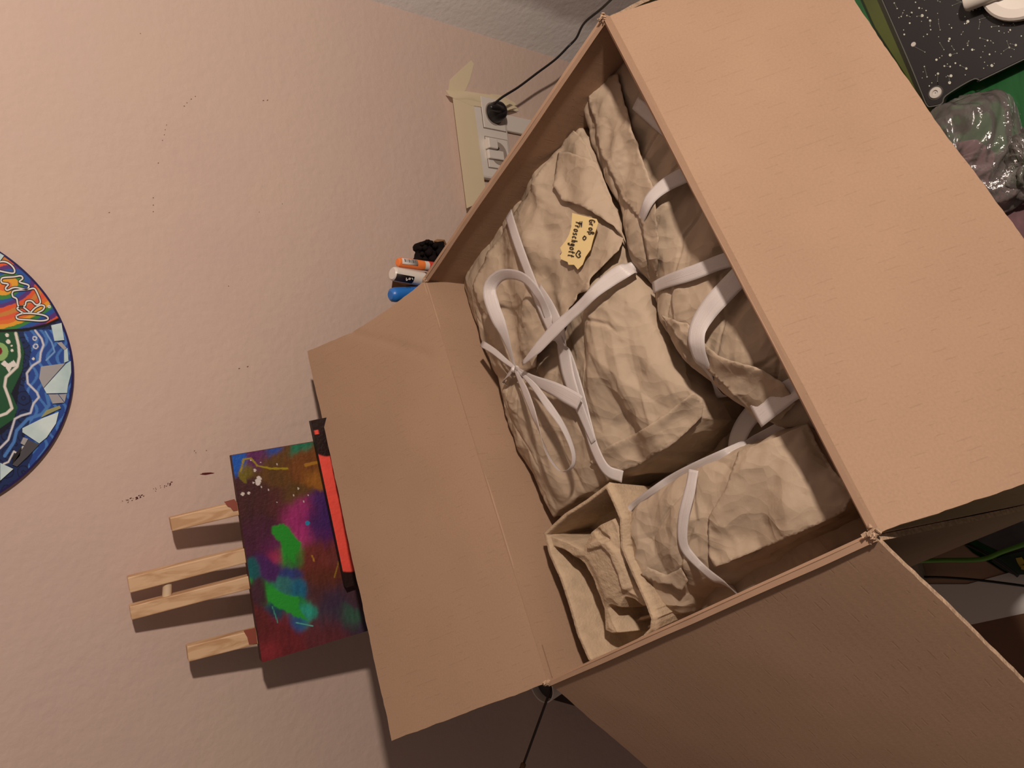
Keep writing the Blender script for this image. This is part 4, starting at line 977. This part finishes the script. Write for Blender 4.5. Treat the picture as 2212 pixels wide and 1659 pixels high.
# sticker facing the camera
def sticker(t, a, ax, r_, h0, h1, a0, a1, m, name='sticker', extra=None):
    to = nrm(CAM - a); to = nrm(to - (to @ ax)*ax); s_ = np.cross(ax, to); V, Fc = [], []
    for i in range(13):
        w_ = math.radians(a0+(a1-a0)*i/12)
        for h_ in (h0, h1): V.append(a + ax*h_ + (to*math.cos(w_)+s_*math.sin(w_))*r_)
    for i in range(12): Fc.append((2*i, 2*i+1, 2*i+3, 2*i+2))
    o = mesh_obj(name, V, Fc, m, t, smooth=True); solid(o, .0001, 0); return o
sticker(brl, a, ax, r0+.0002, .004, .032, -62, 12, M['whitepaper'])
for k_ in range(9): sticker(brl, a, ax, r0+.0004, .008+.0024*k_, .0088+.0024*k_+(.0006 if k_ % 3 == 0 else 0), -50, -14, M['ink'], 'barcode_line')
t, a, ax = pen('white_marker', (847,591), (960,612), None, 'thick white marker with a black label and black cap between orange and blue ones')
brl = lathe('barrel', a, ax, [(.008,0),(.0098,.002),(.0102,.004),(.0102,.055)], M['white'], t)
lathe('cap', a+ax*.055, ax, [(.0106,0),(.0110,.002),(.0104,.012),(.009,.030)], M['black'], t)
sticker(brl, a, ax, .0104, .001, .032, -8, 62, M['blackpaint'], 'label')
strokes('label_print', [[(878,600),(878,606),(882,603)],[(883,601),(887,601),(885,604),(883,602)],[(890,600),(892,604)]], M['whitepaper'], brl, a - ray(870,600)/F*.016, nrm(ray(870, 600)), 1.4)
t, a, ax = pen('blue_marker', (843,638), (930,628), None, 'bright blue marker cap by the edge of the left flap')
lathe('barrel', a, ax, [(.006,0),(.0095,.003),(.0105,.008),(.0100,.02),(.0085,.045),(.008,.09)], M['blue'], t)
# black knobbly felt ornament
fo = empty('black_ornament', tuple(at_y(925, 545, YP+.02)), 'black knobbly ornament poking up next to the orange marker', 'ornament')
V, Fc = [], []
out = [(904,528),(908,522),(914,521),(918,524),(922,518),(927,516),(932,519),(938,523),(960,520),(975,600),(935,572),(915,566),(900,562),(904,556),(907,552),(908,545),(910,540),(905,537)]
o = poly_mesh([at_y(x_, y_, YP+.01) for x_, y_ in out], M['softblack'], 'felt_shape', fo, .016); bevel(o, .003)
V, Fc = [], []
for (x_, y_, r_) in ((912,527,6),(922,522,6),(932,524,6),(908,536,6),(912,548,6),(908,559,6),(918,535,8),(926,545,11),(940,530,9),(935,560,12),(952,545,14),(918,560,7),(950,575,12)):
    c_ = at_y(x_, y_, YP+.004); R_ = r_/1660*.93; b_ = len(V)
    for i in range(7):
        t_ = math.pi*i/6
        for k in range(10): V.append(c_ + R_*np.array([math.sin(t_)*math.cos(k*.628), math.sin(t_)*math.sin(k*.628), math.cos(t_)]))
    for i in range(6):
        for k in range(10): k2 = (k+1) % 10; Fc.append((b_+i*10+k, b_+(i+1)*10+k, b_+(i+1)*10+k2, b_+i*10+k2))
mesh_obj('knobs', V, Fc, M['softblack'], fo, smooth=True)
# dry leaves
lf = empty('dried_leaves', tuple(at_y(860, 612, YP+.02)), 'dry brown leaves sticking up among the markers', 'leaves')
for pl in ([(936,521),(944,517),(960,518),(966,530),(946,530)], [(848,606),(868,607),(900,612),(905,622),(890,630),(868,622),(846,622)], [(842,642),(846,652),(858,650),(880,640),(870,634)]):
    mid = np.mean(pl, 0)
    P = [at_y(x_, y_, YP+.022) for x_, y_ in pl]; c_ = at_y(*mid, YP+.012); o = mesh_obj('leaf', P+[c_], [(i, (i+1) % len(P), len(P)) for i in range(len(P))], M['brown'], lf); solid(o, .0006)
    tube('leaf_stalk', [c_, np.array([cupc[0], YP, ZT+.10])], .001, M['brown'], lf, sub=3)

# ------------------------------------------------------------------ bits at the left end of the cabinet
cc = at_y(1172, 1486, .93)
zc = CAMZ-.872; cc = at_plane(1170, 1484, (0, 0, zc), np.array([0, 0, 1.]))
cup = empty('white_cup', (cc[0], cc[1], ZT), 'white cup with dark inside at the left end of the cabinet', 'cup')
hc = zc-ZT
lathe('cup_wall', (cc[0], cc[1], ZT), (0, 0, 1), [(.018, 0), (.022, .004), (.0262, hc), (.0240, hc), (.020, .008), (.001, .008)], M['white'], cup, cap=False)
lathe('drink', (cc[0], cc[1], ZT+hc-.014), (0, 0, 1), [(.0232, 0), (.0236, .001)], mat('dark_drink', (.06, .055, .06), .2), cup)
sk = empty('thin_stick', tuple(cc), 'thin dark brown stick leaning left out of the white cup', 'stick')
s0 = at_plane(1192, 1482, (0, 0, zc-.01), np.array([0, 0, 1.])); s1 = at_y(1131, 1650, .93)
tube('stick_shaft', [s0, (s0+s1)/2, s1], [.0021, .0021, .0020], M['dark'], sk)
lathe('stick_tip', s1-nrm(s1-s0)*.002, s1-s0, [(.002,0),(.0042,.002),(.0048,.005),(.0040,.008),(.0046,.011),(.003,.015)], M['brown'], sk, n=14)
bo = at_plane(1082, 1500, (0, 0, ZT+.012), np.array([0, 0, 1.]))
lathe('small_dish', (-.515, .955, ZT), (0, 0, 1), [(.012, 0), (.022, .006), (.026, .016), (.024, .016), (.02, .007), (.001, .004)], M['pine'], None, cap=False)
tag(bpy.data.objects['small_dish'], 'small beige dish at the left end of the cabinet beside the white cup', 'dish')

# ------------------------------------------------------------------ things on the desk, upper right
def dk(px, py, h=0.): return at_plane(px, py, (0, 0, ZT+h), np.array([0, 0, 1.]))
def slab(name, pl, h0, h1, m, parent=None, bev=.0008):
    P = [dk(a, b, h1) for a, b in pl]; Nn = len(P)
    B_ = [np.array([p[0], p[1], ZT+h0]) for p in P]; Fc = [tuple(range(Nn)), tuple(range(2*Nn-1, Nn-1, -1))] + [(i, Nn+i, Nn+(i+1) % Nn, (i+1) % Nn) for i in range(Nn)]
    o = mesh_obj(name, P+B_, Fc, m, parent)
    if (np.cross(P[1]-P[0], P[2]-P[1]) @ np.array([0, 0, 1])) < 0: o.data.flip_normals()
    if bev: bevel(o, bev)
    return o
ol = slab('green_folder', [(1845,-40),(1912,-40),(2000,170),(2020,240),(2006,246),(1960,170),(1890,60)], .0005, .006, M['olive']); tag(ol, 'glossy olive green folder edge under the black star-patterned plate', 'folder')
pt = empty('star_plate', tuple(dk(2100, 120)), 'black plate printed with white star constellations lying on the green desk', 'plate')
outl = [(1880,-60),(1990,200),(2002,228),(2012,231),(2035,224),(2044,206),(2100,172),(2116,173),(2125,170),(2290,90),(2380,40),(2300,-140)]
slab('plate_body', outl, .0066, .016, M['black'], pt, .0012)
# lighter bevelled rim
strokes('plate_rim', [[(1884,-50),(1960,125),(1990,198),(2002,226),(2012,230),(2035,223),(2044,206),(2100,172),(2116,173),(2125,170),(2290,90)]], mat('rim_grey', (.10, .10, .09), .3), pt, dk(2000, 100, .0163), np.array([0, 0, 1.]), 2.2)
rs = np.random.default_rng(12)
inner = [(1904,-40),(1994,196),(2004,206),(2040,190),(2100,160),(2125,158),(2290,76),(2280,-40)]
dots = []; lines = []
pos = []
while len(pos) < 150:
    p = np.array([rs.uniform(1900, 2212), rs.uniform(-5, 210)])
    if sdf(p[None], inner)[0] > 5: pos.append(p)
for p in pos:
    r_ = rs.choice([.9, 1.1, 1.5, 2.0, 2.6], p=[.34, .30, .20, .11, .05])
    if rs.random() < .04: r_ = 3.3
    dots.append([dk(p[0]+r_*math.cos(a_), p[1]+r_*math.sin(a_), .01635) for a_ in np.linspace(0, 2*math.pi, 9)[:-1]])
for i in range(46):
    p = pos[i]; dd = sorted(pos, key=lambda q_: np.linalg.norm(q_-p)); lines.append([tuple(p), tuple(dd[rs.integers(1, 3)])])
starw = mat('star_print_ink', (.52, .52, .44), .5)
o = joined('star_print', dots, starw, pt); o['kind'] = 'stuff'
o = strokes('constellation_lines', lines, mat('line_ink', (.13, .13, .11), .5), pt, dk(2100, 100, .0163), np.array([0, 0, 1.]), .8); o['kind'] = 'stuff'
for (x_, y_, r_, m_) in ((2021, 201, .0062, M['rubber']),):
    c_ = dk(x_, y_, .016); lathe('rubber_foot', c_, (0, 0, 1), [(r_*.95, 0), (r_, .0008), (r_*.9, .002), (r_*.45, .0022), (r_*.42, .0008), (.0005, .0008)], m_, pt, n=32, cap=False)
    lathe('foot_recess', c_, (0, 0, 1), [(r_*1.25, 0), (r_*1.2, .0004)], mat('recess', (.05, .045, .04), .5), pt)
lathe('screw_cap', dk(1973, 96, .016), (0, 0, 1), [(.0026, 0), (.0022, .0006)], M['rubber'], pt, n=16)
# white round lid and a short tube on the plate
ld_ = empty('round_container', tuple(dk(2205, -8, .016)), 'round white container seen from above at the top right corner, on the star plate', 'container')
lc = dk(2215, -40, .016)
lathe('lid_body', lc, (0, 0, 1), [(.036, 0), (.038, .002), (.038, .008), (.036, .010), (.028, .0105), (.026, .009), (.001, .009)], M['white'], ld_, cap=False, n=48)
tb = empty('white_tube', tuple(dk(2100, 5, .016)), 'short white tube beside the round lid on the star plate', 'tube')
ta = dk(2084, 6, .028); tb2 = dk(2150, -20, .028)
lathe('tube_body', ta, tb2-ta, [(.001, 0), (.0085, .0), (.0095, .002), (.0095, .05)], M['white'], tb, n=28)
# clear crumpled plastic bag
def bag(name, c, r_, tall, label, seed, parent=None):
    nu_, nv_ = 90, 40; V, Fc = [], []
    for i in range(nu_):
        for j in range(nv_):
            a_ = 2*math.pi*i/nu_; t_ = j/(nv_-1)*math.pi/2
            rr = r_*(1+.10*math.sin(3*a_+seed)+.05*math.sin(7*a_)) * math.cos(t_)**.6
            hh = tall*math.sin(t_)*(1+.1*math.sin(2*a_+seed))
            w1 = float(facet(np.array([a_*3.+t_*4]), np.array([t_*2.5]), seed)[0])*.004 + float(facet(np.array([a_*9.+t_*9]), np.array([t_*5.]), seed+4)[0])*.0018
            V.append((c[0]+(rr+w1)*math.cos(a_), c[1]+(rr+w1)*math.sin(a_), c[2]+hh+w1+.001))
    for i in range(nu_):
        k_ = (i+1) % nu_
        for j in range(nv_-1): Fc.append((i*nv_+j, k_*nv_+j, k_*nv_+j+1, i*nv_+j+1))
    o = mesh_obj(name, V, Fc, M['film'], parent, smooth=True)
    return tag(o, label, 'plastic bag')
c_ = dk(2085, 350, 0); bag('clear_plastic_bag', (c_[0], c_[1], ZT), .066, .045, 'clear crumpled plastic bag on the green desk at the right edge of the big flap', 3)
c_ = dk(2235, 360, 0); bag('clear_plastic_bag', (c_[0], c_[1], ZT), .034, .035, 'smaller piece of clear plastic cut by the right edge of the photo', 8)
# mauve cloth under the plastic
def cloth(name, pl, h, m, label, cat, seed, amp=.004, step=7):
    pl = np.array(pl, float); xs = np.arange(pl[:, 0].min(), pl[:, 0].max(), step); ys = np.arange(pl[:, 1].min(), pl[:, 1].max(), step)
    g_ = np.stack(np.meshgrid(xs, ys), -1).reshape(-1, 2); g_ = g_[sdf(g_, pl) > 2]
    pb = resample(list(pl)+[pl[0]], 90)[:-1]; rs_ = delaunay_2d_cdt([Vector(p) for p in np.vstack([pb, g_])], [(i, (i+1) % 89) for i in range(89)], [], 1, .01)
    vs = np.array([tuple(p) for p in rs_[0]]); V = np.array([dk(a, b, h) for a, b in vs]); V[:, 2] += amp*(.5+.5*facet(V[:, 0]/.03, V[:, 1]/.03, seed))+amp*.3*fbm(V[:, 0]/.01, V[:, 1]/.01, seed)
    o = mesh_obj(name, V, rs_[2], m, None, smooth=True); solid(o, .0008, 1); return tag(o, label, cat)
cloth('mauve_cloth', [(2060,310),(2110,300),(2150,330),(2165,400),(2260,420),(2300,560),(2200,560),(2090,420)], .0015, mat('mauve_cloth', (.16, .085, .095), .9, noise=.25, nscale=60), 'mauve cloth lying beneath the clear plastic bag', 'cloth', 4, .003)

# ------------------------------------------------------------------ lower clutter, in the shade of the flaps
HS = .066
crn = [(-.200,.235),(-.262,.400),(.10,.53),(.16,.36)]
crn = [np.array([x_, y_]) for x_, y_ in ((-.195,.232),(-.258,.395),(.06,.50),(.12,.34))]
sc_ = hexa('flat_carton', [(p[0], p[1], ZT+.0005) for p in crn], [(p[0], p[1], ZT+HS) for p in crn], mat('dark_board', (.22, .105, .065), .8, noise=.1, nscale=20), None, .001)
tag(sc_, 'flat reddish brown cardboard box under the near side of the open carton', 'box')
def flat(name, pl, h, th, m, label, cat): o = slab(name, pl, h, h+th, m, None, 0); return tag(o, label, cat)
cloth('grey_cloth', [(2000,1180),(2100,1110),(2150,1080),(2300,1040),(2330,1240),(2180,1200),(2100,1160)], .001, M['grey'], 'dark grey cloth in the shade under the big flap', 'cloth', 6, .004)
flat('cardboard_piece', [(1960,1180),(2050,1150),(2100,1195),(2190,1250),(2090,1262),(1990,1262)], .004, .003, M['card'], 'torn cardboard piece lying beside the grey cloth', 'cardboard')
flat('white_sheet', [(1975,1262),(2090,1262),(2212,1228),(2340,1190),(2360,1290),(2212,1325),(2085,1352),(2030,1320)], .0075, .0008, M['whitepaper'], 'white paper sheet crossed by plant shadows under the near left flap', 'paper')
flat('brown_folder', [(2090,1352),(2212,1318),(2380,1280),(2400,1500),(2212,1520)], .002, .006, mat('brown_leather', (.13, .06, .03), .6, noise=.2, nscale=14), 'dark brown folder beside the white sheet at the lower right', 'folder')
wpk = flat('wooden_block', [(1948,1190),(1972,1183),(1992,1262),(1972,1275)], .009, .016, mat('pale_block', (.26, .22, .17), .7), 'pale wooden strip standing by the near corner of the carton', 'wood strip')
tg = tube('green_cable', [dk(1985,1212,.03), dk(2040,1210,.03), dk(2120,1208,.032), dk(2170,1190,.03), dk(2260,1160,.03)], .0025, M['greencable']); tag(tg, 'bright green cable running across the clutter at the right edge', 'cable')
tg = tube('thin_black_cord', [dk(1985,1246,.012), dk(2050,1248,.02), dk(2130,1255,.02), dk(2260,1272,.02)], .0014, M['black']); tag(tg, 'thin black cord lying over the white sheet', 'cable')
tg = tube('thin_black_cord', [dk(2060,1165,.02), dk(2110,1185,.02), dk(2160,1215,.02), dk(2200,1245,.02)], .0018, M['black']); tag(tg, 'black cord curving over the dark grey cloth', 'cable')
pl_ = empty('leafy_print', tuple(dk(2190,1215,.01)), 'dark green leafy thing with a yellow petal beneath the green cable', 'plant')
for k_, (pl, c) in enumerate((([(2140,1212),(2170,1200),(2212,1190),(2260,1195),(2240,1240),(2190,1242),(2165,1230)], (.01,.03,.02)), ([(2194,1206),(2206,1204),(2214,1216),(2204,1226),(2198,1216)], (.45,.34,.05)), ([(2205,1222),(2218,1222),(2216,1232),(2206,1230)], (.45,.34,.05)))):
    slab('leaf' if k_ == 0 else 'petal', pl, .009+.002*k_, .012+.002*k_, mat('leaf%d' % k_, c, .5), pl_, 0)
